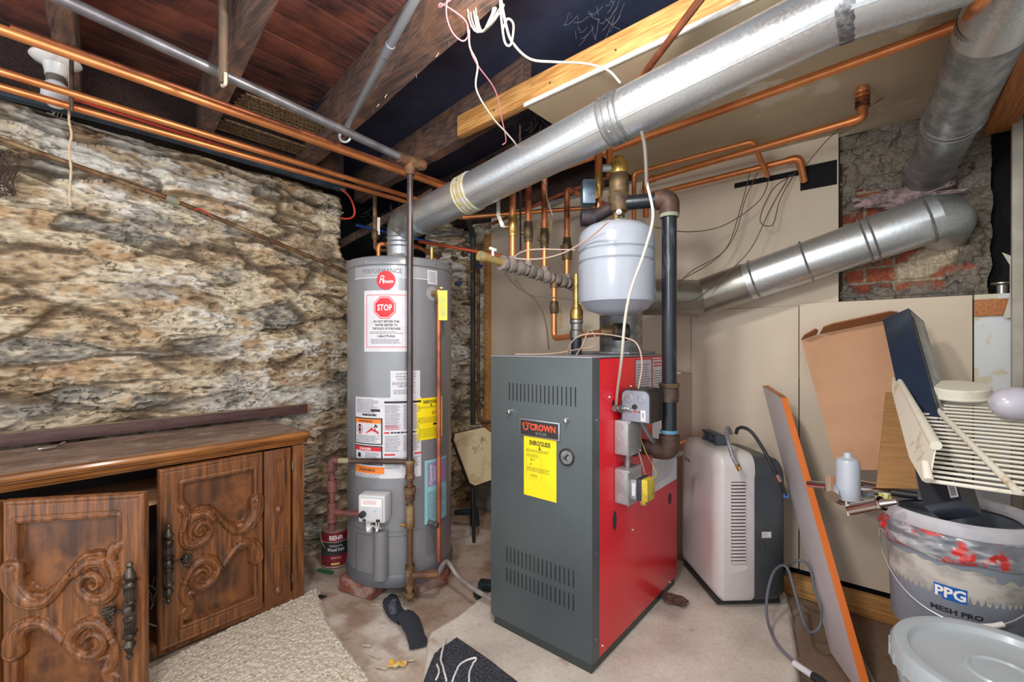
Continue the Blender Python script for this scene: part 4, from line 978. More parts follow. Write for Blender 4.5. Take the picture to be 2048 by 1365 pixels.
ring(V((RX.x, RX.y, ZT - .062)), UP, .034, .014, M('verdigris', (1, 1, 1)), bk, 'collar')
air = thing('air_separator', hx, 'tall dull gold air vent valve standing directly above the expansion tank', 'valve')
MB().lathe([(.0, -.05), (.022, -.05), (.022, -.035), (.032, -.03), (.040, .0), (.040, .03), (.034, .04), (.037, .045), (.037, .105), (.034, .112), (.0, .112)], hx, UP, 28).build('valve_body', brass_old, air)
MB().lathe([(.033, .110), (.035, .115), (.035, .150), (.028, .164), (.018, .168), (.018, .178), (0, .178)], hx, UP, 28).build('gold_cap', M('gold_cap', (190, 160, 84), .3, .8), air)
MB().tube([hx + UP * .135 - RT * .03, hx + UP * .135 - RT * .062], .014, 14).build('side_outlet', M('grey_metal', (150, 158, 160), .45, .4), air)
MB().lathe([(.012, 0), (.010, .006), (0, .007)], hx + (EYE - hx).normalized() * .036 + UP * -.03, (EYE - hx).normalized(), 14).build('badge', chrome, air)
MB().tube([hx - UP * .045, hx - UP * .062], .016, 14).build('nipple', M('verdigris', (1, 1, 1)), air)
zv = thing('zone_valve', U(1195, 400, t=1.80), 'brass valve with a boxy blue-grey motor head left of the gold air vent', 'valve')
vc = U(1197, 372, t=1.80)
MB().obox(U(1176, 388, t=1.79), RT * .026, FW * .035, UP * .048, .008).build('motor_head', M('motor_grey', (96, 112, 130), .4, .4, c2=(74, 86, 102), sc=30), zv)
MB().obox(U(1189, 385, t=1.76), RT * .014, FW * .004, UP * .024, .002).build('motor_plate', brass, zv)
MB().tube([vc - UP * .05, vc - UP * .03, vc, vc + UP * .03, vc + UP * .05], [.014, .018, .024, .018, .014], 16).build('valve_body', brass, zv)
MB().tube([vc + UP * .04, vc + UP * .18], .0145, 14).build('upper_pipe', copper, zv)
MB().tube([vc - UP * .045, vc - UP * .115], .0145, 14).build('lower_pipe', copper_burnt, zv)
pipe('copper_pipe', [U(1219, 350, t=1.82), U(1219, 285, t=1.82)], .0135, copper, 'short upright copper pipe entering the gold air vent from above', collars=False)
ck = U(1185, 436, t=1.80)
MB().tube([ck - RT * .045, ck + RT * .01], .034, 24).tube([ck - RT * .0, ck + (hx - ck) * .8], .026, 20).build('iron_fitting', M('pump_dark', (44, 44, 50), .5, .3, c2=(74, 56, 56), sc=18), label='dark round iron fitting behind the top of the expansion tank', cat='fitting')
# pump & lower piping on top of the boiler
pmp = thing('circulator_pump', U(1240, 668, t=1.86), 'dark brown circulator pump lying on pipework just above the boiler top', 'pump')
pa = U(1200, 664, t=1.88)
MB().lathe([(.0, 0), (.018, 0), (.024, .01), (.024, .05), (.036, .055), (.036, .066)], pa, RT, 20).build('pump_body', brass_old, pmp)
MB().lathe([(.030, .060), (.036, .064), (.036, .11), (.03, .118), (0, .118)], pa, RT, 24).build('motor', M('pump_black', (40, 40, 44), .5, .2), pmp, label='black round motor end')
lp = thing('boiler_return_pipe', U(1108, 680, t=2.0), 'copper pipe with a bronze valve dropping from the manifold to the pump above the boiler', 'pipe')
best = min(range(200), key=lambda i: abs(1024 + FPX * (M0.lerp(M1, i / 199) - EYE).dot(RT) / (M0.lerp(M1, i / 199) - EYE).dot(FW) - 1108))
rb = M0.lerp(M1, best / 199) - UP * .02
MB().tube(fil([rb, V((rb.x, rb.y, 1.185)), pa + UP * -.005], .03), .0135, 14).build('pipe_run', copper, lp)
ring(rb - UP * .01, UP, .019, .03, brass_old, lp, 'union'); MB().lathe([(.014, -.03), (.019, -.028), (.02, -.012), (.023, 0), (.02, .012), (.019, .028), (.014, .03)], rb - UP * .12, UP, 16).build('ball_valve', brass_old, lp)
MB().beam(rb - UP * .14 + RT * .03, rb - UP * .22 + RT * .032, .014, .004, up=FW).tube([rb - UP * .12, rb - UP * .14 + RT * .03], .006, 8).build('lever', M('lever_tan', (1, 1, 1)), lp)
sp = thing('return_valve', U(1154, 640, t=1.92), 'stout brass valve on a dark pipe standing on the boiler beside the pump', 'valve')
sx = U(1153, 640, t=1.98)
def at(p, z): return V((p.x, p.y, z))
MB().tube([at(sx, 1.112), at(sx, 1.19)], .023, 18).build('dark_pipe', black_steel, sp)
MB().lathe([(.018, 1.18), (.029, 1.183), (.029, 1.215), (.024, 1.22), (.024, 1.245), (.029, 1.25), (.029, 1.262)], at(sx, 0), UP, 20).build('union', steel, sp)
MB().lathe([(.024, 1.262), (.028, 1.266), (.028, 1.30), (.022, 1.312), (.016, 1.33), (.016, 1.46)], at(sx, 0), UP, 20).build('valve_body', brass, sp)
# pipes on the back wall under the ceiling board
e = U(1725, 236, y=2.105); L = U(1292, 362, y=2.13)
cp4 = pipe('copper_pipe', [V((L.x, L.y, 1.78)), L, e, V((e.x, e.y, 2.098))], .0145, copper, 'copper pipe under the ceiling board ending in an upturned elbow wrapped in copper straps', bend=.03)
for k in range(4): ring(V((e.x, e.y, e.z + .045 + k * .017)), UP, .0225, .012, copper_burnt, cp4, 'copper_strap')
e = U(1598, 316, y=2.40); L = U(1318, 388, y=2.40)
pipe('copper_pipe', [V((-1.26, 2.40, L.z)), e, e + V((.012, .07, -.09))], .0145, copper, 'copper pipe close to the back wall bending down into the dark square hole', bend=.03)
e = U(1506, 283, y=2.22); L = U(1268, 347, y=2.22)
pipe('copper_pipe', [V((L.x, L.y, 1.80)), L, e, e + V((.02, .20, -.10))], .0115, copper, 'thinner short copper pipe nearest the ceiling board bending back into the wall', bend=.03)
pipe('copper_pipe', [U(1212, 245, z=2.06), U(1275, 165, z=2.06), U(1412, -16, z=2.085)], .0115, copper_dull, 'dark red copper pipe crossing the pine beam steeply at top centre', collars=False)
pipe('copper_pipe', [U(985, 448, y=2.35), U(1130, 385, y=2.35), U(1290, 330, y=2.35)], .012, copper_dull, 'dull copper pipe in the dark behind the upright zone pipes', collars=False)
pipe('copper_pipe', [V((HC.x - .13, HC.y - .04, 1.55)), V((HC.x - .13, HC.y - .04, 1.67)), V((HC.x - .05, HC.y + .15, 1.675)), V((HC.x - .3, HC.y + .5, 1.70))], .0105, copper, 'copper pipe looping out of the top left of the water heater', bend=.025)
pipe('copper_pipe', [V((HC.x + .12, HC.y + .10, 1.52)), V((HC.x + .12, HC.y + .10, 1.64))], .0095, brass, 'short brass nipple pipe rising from the top right of the water heater', collars=False)
pipe('copper_pipe', [U(838, 483, t=2.35), U(890, 492, t=2.5), U(1010, 514, t=2.45)], .009, M('pex_red', (206, 92, 56), .45), 'thin orange-red pipe running from behind the water heater to the manifold', 'pipe', collars=False)
wv = thing('wall_water_valve', U(748, 480, t=2.6), 'old brass valve with an upright white lever left of the flue', 'valve')
a = U(750, 470, t=2.62); MB().tube([a + UP * .22, a - UP * .02], .012, 12).tube(fil([a - UP * .02, a - UP * .09, a - UP * .09 + RT * .1], .03), .011, 12).build('pipe', rust, wv)
MB().lathe([(.012, -.03), (.018, -.02), (.02, 0), (.018, .02), (.012, .03)], a, UP, 12).build('valve_body', brass_old, wv); MB().beam(a + RT * .02, a + RT * .022 + UP * .10, .016, .004, up=FW).build('lever', white, wv)
# dark pipes standing in the far corner
pipe('drain_pipe', [U(946, 850, t=3.3), V((U(946, 850, t=3.3).x, U(946, 850, t=3.3).y, 1.95)), V((-2.1, 2.0, 2.1))], .019, M('pipe_dark_green', (54, 60, 54), .6, c2=(78, 70, 54), sc=8), 'dark vertical pipe in the far corner right of the water heater', bend=.05)
a = U(957, 845, t=3.25); pipe('drain_pipe', [V((a.x + .16, a.y + .05, a.z + .02)), V((a.x + .03, a.y, a.z)), V((a.x, a.y, a.z + .06)), V((a.x, a.y, 1.86))], .012, rust, 'thin rusty vertical pipe beside the dark one in the far corner', bend=.03)
cl = [(888, 498), (905, 520), (900, 540), (925, 512), (960, 500), (955, 535), (880, 515), (935, 545), (920, 570)]
for i, (px, py) in enumerate(cl):
    p = U(px, py, t=2.95 + .05 * (i % 3)); s = 1 if i % 2 else -1
    MB().tube([p, p + RT * .035 * s + UP * .01], .011, 10).lathe([(.006, 0), (.014, .004), (.014, .02), (.006, .024)], p, UP, 10).tube([p + UP * .02, p + UP * .04], .005, 8).beam(p + UP * .04 - RT * .02, p + UP * .04 + RT * .02, .006, .005).build('old_valve', [brass_old, rust, M('blue_paint_valve', (40, 60, 110), .5)][i % 3], label='small corroded valve in the tangle of fittings at the far corner', cat='valve', group='corroded valves in the far corner')
# conduit and hangers under the joists at left
c1, c2 = V((-1.857, 1.065, 2.10)), V((-.93, .765, 2.115))
cd = MB().tube([c2, c1], .0135, 14).tube([c1.lerp(c2, .62), c1.lerp(c2, .68)], .0155, 14).build('metal_conduit', M('conduit_light', (150, 156, 164), .4, .6), label='pale grey metal conduit slanting below the nail-studded joist', cat='conduit')
MB().tube([c1, c1 + (c1 - c2).normalized() * .03], .0145, 14).build('coupling', brown_iron, cd)
p = U(690, 273, z=2.06); mb = MB(); mb.tube([p + (RT * math.cos(a) + UP * math.sin(a)) * .024 for a in [2 * PI * k / 20 for k in range(21)]], .006, 8); mb.build('metal_ring', M('pale_metal', (190, 196, 200), .35, .6), label='round white metal ring hanging at the lower end of the pale conduit', cat='ring')
pu = V((-1.576, .500, 0))
sp_ = MB().tube([V((pu.x, pu.y, 2.34)), V((pu.x, pu.y, 1.955))], .013, 14).build('hanging_pipe', M('pipe_coppery', (140, 116, 96), .4, .5, c2=(112, 100, 90), sc=12), label='short upright brown pipe hanging from the boards at upper left', cat='pipe')
MB().tube(fil([V((pu.x - .012, pu.y, 2.0)), V((pu.x - .012, pu.y, 1.95)), V((pu.x + .02, pu.y, 1.945)), V((pu.x + .02, pu.y, 1.98))], .01), .005, 8).build('hook', M('bone', (196, 184, 162), .6), sp_)
a = U(143, 90, z=2.15); MB().tube([V((a.x, a.y, 2.34)), V((a.x, a.y, 2.0)), V((a.x, a.y, 1.93))], .006, 10).build('support_rod', brown_iron, label='thin upright iron rod beside the far left joist', cat='rod')
# metal lath strips
lath = M('lath_tan', (138, 112, 80), .6, .2, c2=(84, 66, 52), sc=60)
for (x, ya_, yb_, lb) in ((-2.13, .74, 1.13, 'upper tan strip of patterned metal lath between the copper pipes'), (-2.44, .76, 1.2, 'lower tan strip of patterned metal lath near the stone wall')):
    mb = MB(); st = .018; y = ya_
    while y < yb_:
        for k in range(6):
            x0 = x - .06 + k * .02
            mb.obox(V((x0 + .01, y + (st / 2 if k % 2 else 0), 2.2)), V((.010, .006 * (1 if k % 2 else -1), 0)), V((0, .0042, 0)), V((0, 0, .0012)))
        y += st
    mb.beam(V((x - .062, ya_, 2.2)), V((x - .062, yb_, 2.2)), .006, .006).beam(V((x + .062, ya_, 2.2)), V((x + .062, yb_, 2.2)), .006, .006).box((x - .06, ya_, 2.206), (x + .06, yb_, 2.208))
    mb.build('metal_lath_strip', lath, label=lb, cat='strip')
# porcelain lamp holder with bulb
lp0 = U(112, 118, z=2.15); lpz = 2.15
lh = thing('lamp_holder', lp0, 'white porcelain ceiling lamp holder with an unlit bulb at the far left', 'lamp')
porc = M('porcelain', (226, 226, 224), .18, coat=.5)
MB().lathe([(.0, 0), (.066, 0), (.068, -.006), (.060, -.014), (.036, -.024), (.030, -.05), (.029, -.062), (0, -.062)], lp0, UP, 32).build('base', porc, lh)
MB().lathe([(.026, -.06), (.026, -.082), (0, -.082)], lp0, UP, 24).build('socket', M('socket_grey', (120, 116, 110), .5, .3), lh)
MB().lathe([(.020, -.08), (.031, -.092), (.038, -.115), (.039, -.135), (.032, -.155), (.018, -.167), (0, -.170)], lp0, UP, 28).build('bulb', M('bulb_white', (236, 236, 240), .3, coat=.4), lh)
tw = M('twine', (196, 176, 146), .9)
pts = [U(px, py, t=1.60) for px, py in ((136, 128), (139, 170), (140, 205), (138, 240), (143, 270), (138, 300), (142, 340), (139, 385), (141, 412))]
mb = MB().tube(spl(pts, 6), [.004 if i % 3 else .0028 for i in range(len(spl(pts, 6)))], 8)
mb.build('pull_string', tw, label='frayed beige string hanging below the lamp holder', cat='string')

# ---- cables
cab_white = M('cable_white', (188, 182, 170), .55); cab_pink = M('cable_pink', (196, 120, 130), .5); cab_brown = M('cable_brown', (104, 84, 72), .6); cab_grey = M('cable_grey', (92, 88, 84), .6)
def cable(name, pts, r, mt, label, group=None, n=8, cat='cable'):
    P = [U(a, b, t=c) for a, b, c in pts]
    return MB().tube(spl(P, 7), r, n).build(name, mt, label=label, cat=cat, group=group)
mb = MB(); rg = random.Random(5)
cx = U(970, 34, t=1.35)
for k in range(7):
    a = k * .55; P = []
    for i in range(25):
        th = 2 * PI * i / 24 * 1.0; q = cx + RT * (.045 + .006 * (k % 3)) * math.cos(th + a) * (1 if k % 2 else .6) + UP * (.055 * math.sin(th + a) + .02 + .004 * k) + FW * (.03 * math.sin(th * 2 + k) + .004 * k)
        P.append(q)
    mb.tube(P, .0024, 6)
mb.build('cable_coil', cab_white, label='tangled coil of white wire at the top centre of the ceiling', cat='cable')
cable('cable', [(938, 60, 1.35), (940, 95, 1.4), (955, 130, 1.45), (953, 180, 1.5), (985, 235, 1.6), (1012, 265, 1.68), (1032, 290, 1.75), (1033, 308, 1.8)], .003, cab_white, 'thin white cable hanging from the ceiling coil to the flue duct')
cable('cable', [(895, -10, 1.3), (893, 30, 1.33), (905, 65, 1.36), (925, 82, 1.38), (936, 70, 1.38), (930, 40, 1.36), (885, 8, 1.34), (880, 14, 1.33), (915, -10, 1.3)], .0022, cab_pink, 'loop of thin pink wire hanging left of the white coil')
cable('cable', [(932, 30, 1.4), (940, 95, 1.45), (955, 130, 1.5), (990, 180, 1.6), (1003, 235, 1.7), (1012, 280, 1.78), (1005, 290, 1.8)], .0022, cab_pink, 'thin faded pink wire hanging beside the thin white cable')
cable('cable', [(1000, -10, 1.25), (1012, 50, 1.3), (1025, 85, 1.34), (1060, 118, 1.4), (1110, 124, 1.45), (1170, 127, 1.5), (1215, 140, 1.5), (1240, 165, 1.45)], .0038, cab_white, 'thick white cable sagging from the ceiling towards the big duct')
cable('cable', [(1000, -5, 1.28), (1003, 40, 1.3), (1010, 85, 1.31), (1022, 88, 1.32), (1027, 50, 1.33), (1015, 38, 1.33), (1005, 60, 1.33)], .0032, cab_white, 'white cable loop hanging right of the coil')
cable('cable', [(1284, 262, 1.42), (1291, 300, 1.44), (1293, 360, 1.43), (1306, 430, 1.42), (1290, 500, 1.40), (1262, 580, 1.40), (1250, 640, 1.40), (1243, 720, 1.42), (1234, 790, 1.55), (1231, 838, 1.72)], .0045, cab_white, 'long white cable hanging in front of the expansion tank down to the upper electrical box')
cable('cable', [(1283, 262, 1.42), (1289, 290, 1.43), (1292, 330, 1.43), (1293, 372, 1.43)], .006, cab_grey, 'dark grey cable coming down from behind the big duct')
cable('cable', [(1218, 442, 1.50), (1180, 475, 1.6), (1130, 505, 1.72), (1080, 518, 1.8), (1030, 516, 1.85), (1060, 500, 1.9), (1150, 500, 1.85)], .003, M('cable_pale_pink', (184, 158, 144), .6), 'pale wire sagging left from the expansion tank over the manifold')
cable('cable', [(1135, 712, 1.9), (1140, 690, 1.85), (1160, 672, 1.8), (1200, 668, 1.75), (1250, 676, 1.7), (1275, 690, 1.68), (1284, 730, 1.66), (1275, 790, 1.62), (1268, 860, 1.64), (1290, 950, 1.70)], .003, M('cable_pale_pink', (1, 1, 1)), 'pale thermostat wire curling over the boiler top and down its red side')
cable('cable', [(1150, 715, 1.88), (1165, 690, 1.85), (1180, 660, 1.85), (1192, 690, 1.84), (1150, 700, 1.87), (1100, 708, 1.93), (1030, 709, 1.93)], .0028, M('cable_pale_pink', (1, 1, 1)), 'pale wire lying along the top of the boiler')
cable('cable', [(1010, 545, 2.0), (1030, 570, 2.05), (1070, 600, 2.1), (1090, 640, 2.12), (1098, 700, 2.15)], .0035, cab_brown, 'brown wire drooping from the manifold to behind the boiler')
cable('cable', [(1030, 560, 2.1), (1060, 590, 2.12), (1100, 595, 2.12), (1150, 600, 2.05)], .003, cab_grey, 'grey wire drooping under the manifold')
for i, pp in enumerate([[(1590, 345, 2.1), (1560, 400, 2.08), (1545, 450, 2.08), (1520, 440, 2.08), (1545, 380, 2.09), (1585, 350, 2.1)], [(1580, 350, 2.1), (1540, 420, 2.05), (1500, 500, 2.05), (1440, 560, 2.05), (1390, 600, 2.0), (1355, 605, 1.9)], [(1515, 345, 2.15), (1490, 400, 2.15), (1470, 470, 2.15), (1430, 520, 2.15), (1345, 570, 2.1)], [(1500, 345, 2.16), (1480, 420, 2.16), (1450, 500, 2.16), (1380, 545, 2.14), (1340, 590, 2.05)], [(1540, 350, 2.12), (1520, 400, 2.12), (1450, 450, 2.14), (1380, 464, 2.12), (1310, 455, 2.0)]]):
    cable('wire', pp, .0022, cab_brown, 'thin brown wire drooping from the square hole in front of the back wall', group='brown wires drooping from the wall hole', cat='wire')
cable('wire', [(1600, 345, 2.08), (1650, 285, 1.95), (1690, 250, 1.85), (1760, 200, 1.75), (1850, 145, 1.65), (1895, 130, 1.6)], .0018, cab_brown, 'thin brown wire running up from the wall hole to the steep duct', cat='wire')
cable('wire', [(683, 378, 2.6), (700, 395, 2.6), (709, 420, 2.6), (706, 434, 2.62), (692, 438, 2.66), (680, 436, 2.7)], .006, M('red_plastic', (1, 1, 1)), 'orange-red cable hanging in the dark opening at the end of the stone wall', cat='cable')
cable('wire', [(1078, 335, 2.1), (1090, 370, 2.08), (1095, 400, 2.05), (1105, 430, 2.0)], .003, cab_white, 'short white wire between the second and third zone pipes', cat='wire')
rod = U(1040, 250, z=2.12); MB().tube([rod, U(1041, 500, t=2.45)], .0045, 8).build('hanger_rod', brown_iron, label='thin vertical hanger rod behind the first zone pipe', cat='rod')
mb = MB(); rg = random.Random(9); c = U(6, 345, t=1.68)
for k in range(10):
    P = [c + FW * rg.uniform(-.03, .03) + RT * (.035 + .01 * rg.random()) * math.cos(th + k) + UP * (.075 + .01 * rg.random()) * math.sin(th + k * .2) for th in [2 * PI * i / 14 for i in range(15)]]
    mb.tube(spl(P, 3), .0016, 5)
mb.build('wire_bundle', M('wire_dark_brown', (74, 60, 54), .7), label='bundle of dark wire hanging at the left edge of the picture', cat='wire')
pr_ = [U(388, 420, x=-2.49), U(398, 418, x=-2.49), U(412, 424, x=-2.49), U(421, 431, x=-2.49)]
MB().tube(spl(pr_, 5), .004, 8).build('red_wire_stub', M('red_plastic', (1, 1, 1)), label='short red wire end sticking out above the iron pipe joint on the stone wall', cat='wire')
wb = M('wire_light', (190, 180, 160), .7)
mb = MB(); rg = random.Random(19)
for k in range(5):
    P = [U(115 + rg.uniform(-16, 16), 212 + 16 * i + rg.uniform(-8, 8), t=1.9) for i in range(4)]; mb.tube(spl(P, 5), .0016, 5)
mb.build('old_wire', wb, label='wisp of old pale wire on the wall top below the lamp holder', cat='wire')
# cobwebs: fine strands nobody could count
web = M('cobweb', (130, 128, 126), .9)
def cobweb(px, py, t, n, s, label, sd):
    mb = MB(); rg = random.Random(sd); c = U(px, py, t=t)
    for k in range(n):
        a = c + V((rg.uniform(-s, s), rg.uniform(-s, s) * .5, rg.uniform(-s, s) * .5)); d = V((rg.uniform(-1, 1), rg.uniform(-.4, .4), rg.uniform(-1, .4))) * s * .6
        mb.tube(spl([a, a + d * .5 + UP * -.008, a + d], 3), .00025, 4, caps=False)
    mb.build('cobweb', web, label=label, cat='cobweb', kind='stuff')
cobweb(1375, 255, 1.75, 26, .13, 'fine cobweb strands hanging under the big duct', 1)
cobweb(780, 440, 2.6, 70, .16, 'dusty cobweb behind the flue elbow', 2)
cobweb(1060, 250, 2.1, 30, .14, 'cobweb hanging below the end of the pine beam', 3)
cobweb(1190, 25, 1.5, 34, .09, 'thick grey cobweb at the top of the ceiling', 4)
cobweb(1790, 310, 1.75, 60, .12, 'cobweb over the end of the steep duct', 5)
cobweb(1000, 435, 2.4, 50, .16, 'cobweb beneath the big duct left of the first zone pipe', 6)
# ================================================================ carved cabinet
cab_wood = M('cabinet_wood', (146, 90, 46), .42, c2=(70, 42, 24), sc=7, st=(9, 9, .7), fac=(.34, .66), c3=(104, 60, 32), sc3=3.5, coat=.2, bump=.3, bsc=30, bst=(9, 9, .6))
cab_shaded = M('cabinet_wood_shaded', (112, 66, 34), .45, c2=(66, 38, 22), sc=4, st=(6, 6, .8), fac=(.36, .64), c3=(136, 84, 42), sc3=5, coat=.2)  # door wood darkened in colour to stand for shade in the recessed panels
cab_edge = M('cabinet_edge_wood', (168, 108, 50), .4, c2=(112, 66, 30), sc=6, st=(9, .8, 9), fac=(.36, .62), coat=.25, bump=.2, bsc=22, bst=(9, .8, 9))
cab_top = M('cabinet_top_dusty', (150, 128, 112), .75, c2=(112, 88, 74), sc=5, st=(3, 1, 3), fac=(.35, .65), c3=(176, 160, 146), sc3=14, fac3=(.55, .75), bump=.1, bsc=60)
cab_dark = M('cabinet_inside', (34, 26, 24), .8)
bronze = M('handle_bronze', (96, 88, 76), .38, .75, c2=(48, 42, 40), sc=30, bump=.3, bsc=60)
cab = thing('cabinet', (-2.28, .35, 0), 'carved dark oak cabinet with dusty top and two doors hanging open against the stone wall', 'cabinet')
prof = [(-2.50, .765), (-2.034, .765), (-2.024, .760), (-2.020, .752), (-2.022, .743), (-2.030, .739), (-2.030, .735), (-2.036, .731), (-2.042, .722), (-2.045, .716), (-2.052, .714), (-2.053, .708), (-2.062, .704), (-2.50, .704)]
cx_ = -2.25
mb = MB(); Ya, Yb = -.9, .995; n = len(prof); vs = []
for y in (Ya, Yb - .03, Yb - .008, Yb):
    k = 0 if y < Yb - .02 else (.004 if y < Yb else .012)
    vs += [V((x - (k if x > -2.4 else 0), y, z - (k * .3 if z > .76 else -k * .3 if z < .71 else 0))) for x, z in prof]
fs = [(j * n + i, j * n + (i + 1) % n, (j + 1) * n + (i + 1) % n, (j + 1) * n + i) for j in range(3) for i in range(n)] + [tuple(range(n))[::-1], tuple(3 * n + i for i in range(n))]
mb.add(vs, fs); mb.m = [0] * len(fs); mb.build('cabinet_top', cab_edge, cab, label='moulded golden brown edge')
MB().slab([V((-2.498, Ya, .7655)), V((-2.036, Ya, .7655)), V((-2.036, Yb - .012, .7655)), V((-2.498, Yb - .012, .7655))], (0, 0, .0008)).build('top_surface', cab_top, cab, label='dull dusty top surface')
# carcass: side, back, bottom, plinth, inner rail and shelf
mb = MB().box((-2.49, .932, .02), (-2.07, .975, .704), .002).box((-2.075, .925, .02), (-2.047, .975, .704), .002); mb.build('side_panel', cab_wood, cab)
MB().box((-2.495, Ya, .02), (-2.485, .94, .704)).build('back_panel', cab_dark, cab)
MB().box((-2.48, Ya, .04), (-2.07, .93, .058)).box((-2.09, Ya, .016), (-2.055, .93, .055), .002).build('bottom_panel', cab_wood, cab)
MB().box((-2.48, Ya, .56), (-2.10, .93, .575)).build('shelf', M('raw_wood', (184, 142, 104), .7, c2=(160, 116, 80), sc=6, st=(9, 1, 9)), cab, label='pale unfinished shelf')
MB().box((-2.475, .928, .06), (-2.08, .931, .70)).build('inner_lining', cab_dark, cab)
def pl_dist(P, pts, wid):
    """distance to polyline / half width there, min over segments"""
    best = np.full(len(P), 1e9); bw = np.ones(len(P))
    for i in range(len(pts) - 1):
        a, b = np.array(pts[i]), np.array(pts[i + 1]); d = b - a; L2 = max(1e-12, d @ d)
        t = np.clip(((P - a) @ d) / L2, 0, 1); q = np.hypot(*(P - (a + t[:, None] * d)).T); w = wid[i] + (wid[i + 1] - wid[i]) * t
        r = q / w; m = r < best; best[m] = r[m]
    return best
def pg_inside(P, poly):
    x, y = P.T; r = np.zeros(len(P), bool); n = len(poly)
    for i in range(n):
        (a, b), (c, d) = poly[i], poly[(i + 1) % n]
        m = ((b > y) != (d > y)); 
        with np.errstate(divide='ignore', invalid='ignore'): r ^= m & (x < (c - a) * (y - b) / (d - b + 1e-15) + a)
    return r
def spl2(pts, wid, n=6):
    q = spl([V((a, b, w)) for (a, b), w in zip(pts, wid)], n); return [(p.x, p.y) for p in q], [p.z for p in q]
W_, H_ = .36, .665
def sc_(l): return [(a * W_, (1 - b) * H_) for a, b in l]
RIB1 = spl2(sc_([(.935, .30), (.925, .37), (.84, .44), (.72, .455), (.62, .41), (.54, .35), (.45, .315)]), [.030, .028, .024, .017, .013, .013, .020])
SPI1 = spl2(sc_([(.47, .34), (.40, .295), (.29, .30), (.215, .355), (.215, .425), (.29, .462), (.40, .45), (.455, .40), (.42, .355), (.35, .35), (.31, .385), (.345, .412), (.38, .395)]), [.016, .019, .017, .016, .017, .019, .018, .014, .011, .010, .009, .008, .005])
TAI1 = spl2(sc_([(.20, .235), (.235, .27), (.22, .32), (.20, .37)]), [.016, .014, .012, .010])
RIB2 = spl2(sc_([(.925, .66), (.915, .60), (.85, .548), (.74, .54), (.65, .58), (.57, .635), (.50, .67)]), [.028, .026, .020, .015, .013, .013, .016])
SPI2 = spl2(sc_([(.22, .66), (.27, .60), (.37, .562), (.47, .585), (.52, .64), (.47, .695), (.37, .715), (.29, .685), (.30, .635), (.37, .615), (.42, .645), (.385, .672)]), [.010, .014, .018, .018, .017, .018, .017, .013, .010, .010, .008, .005])
TAI2 = spl2(sc_([(.22, .66), (.20, .72), (.235, .775), (.28, .80), (.24, .86)]), [.012, .013, .014, .014, .013])
UP_P = sc_([(.21, .10), (.90, .10), (.90, .30), (.86, .37), (.80, .41), (.72, .42), (.62, .375), (.54, .315), (.44, .26), (.33, .255), (.24, .29), (.27, .24), (.21, .20)])
LO_P = sc_([(.21, .90), (.90, .90), (.90, .66), (.86, .60), (.80, .575), (.74, .575), (.66, .61), (.58, .67), (.50, .72), (.38, .75), (.28, .745), (.31, .79), (.21, .84)])
def door_mesh(name, O, Ud, N, parent, label=None):
    """carved door: O bottom corner on the handle side, Ud towards the hinge, N outward"""
    nx, ny = 150, 270; us = np.linspace(0, W_, nx + 1); vs_ = np.linspace(0, H_, ny + 1)
    gx, gy = np.meshgrid(us, vs_); P = np.stack([gx.ravel(), gy.ravel()], 1)
    h = np.zeros(len(P))
    e = np.minimum.reduce([P[:, 0], W_ - P[:, 0], P[:, 1], H_ - P[:, 1]])
    h -= .005 * (1 - np.clip(e / .006, 0, 1)) ** 2; h -= .0022 * np.exp(-((e - .014) / .0022) ** 2)
    for poly in (UP_P, LO_P):
        ins = pg_inside(P, poly); c = poly + [poly[0]]; d = pl_dist(P, c, [1.0] * len(c)); s = np.where(ins, d, -d)
        h -= .021 * np.clip(s / .005, 0, 1)
        h += .003 * np.exp(-((s + .008) / .004) ** 2) ; h -= .0025 * np.exp(-((s + .016) / .0022) ** 2)
    for (c, w), amp in ((RIB1, .013), (SPI1, .014), (TAI1, .009), (RIB2, .013), (SPI2, .014), (TAI2, .009)):
        r = pl_dist(P, c, w); m = r < 1
        rid = amp * 1.25 * np.clip(1 - r ** 2.4, 0, 1) ** .6 * (1 - .30 * np.exp(-((r - .52) / .10) ** 2))
        h = np.where(m, np.maximum(h, -.006) * .25 + rid, h); h = np.where(m & (rid < h), h, h)
    pts = [O + Ud * float(a) + UP * float(b) + N * float(c) for a, b, c in zip(P[:, 0], P[:, 1], h)]
    m = nx + 1; fs = [(j * m + i, j * m + i + 1, (j + 1) * m + i + 1, (j + 1) * m + i) for j in range(ny) for i in range(nx)]
    mb = MB(); mb.add(pts, fs); k = len(pts)
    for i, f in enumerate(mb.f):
        if max(h[q] for q in f) < -.0195: mb.m[i] = 1  # sunken panel faces get the wood with painted shade
    mb.add([O + Ud * a + UP * b - N * .026 for a, b in ((0, 0), (W_, 0), (W_, H_), (0, H_))], [(0, 3, 2, 1)])
    bor = [i for i in range(m)] + [j * m + nx for j in range(1, ny + 1)] + [ny * m + i for i in range(nx - 1, -1, -1)] + [j * m for j in range(ny - 1, 0, -1)]
    base = len(mb.v); mb.v += [pts[i] - N * (.026 + float(h[i])) for i in bor]; L = len(bor)
    for i in range(L): mb.f.append((bor[i], bor[(i + 1) % L], base + (i + 1) % L, base + i)); mb.m.append(0)
    return mb.build(name, [cab_wood, cab_shaded], parent, label=label, smooth=50)
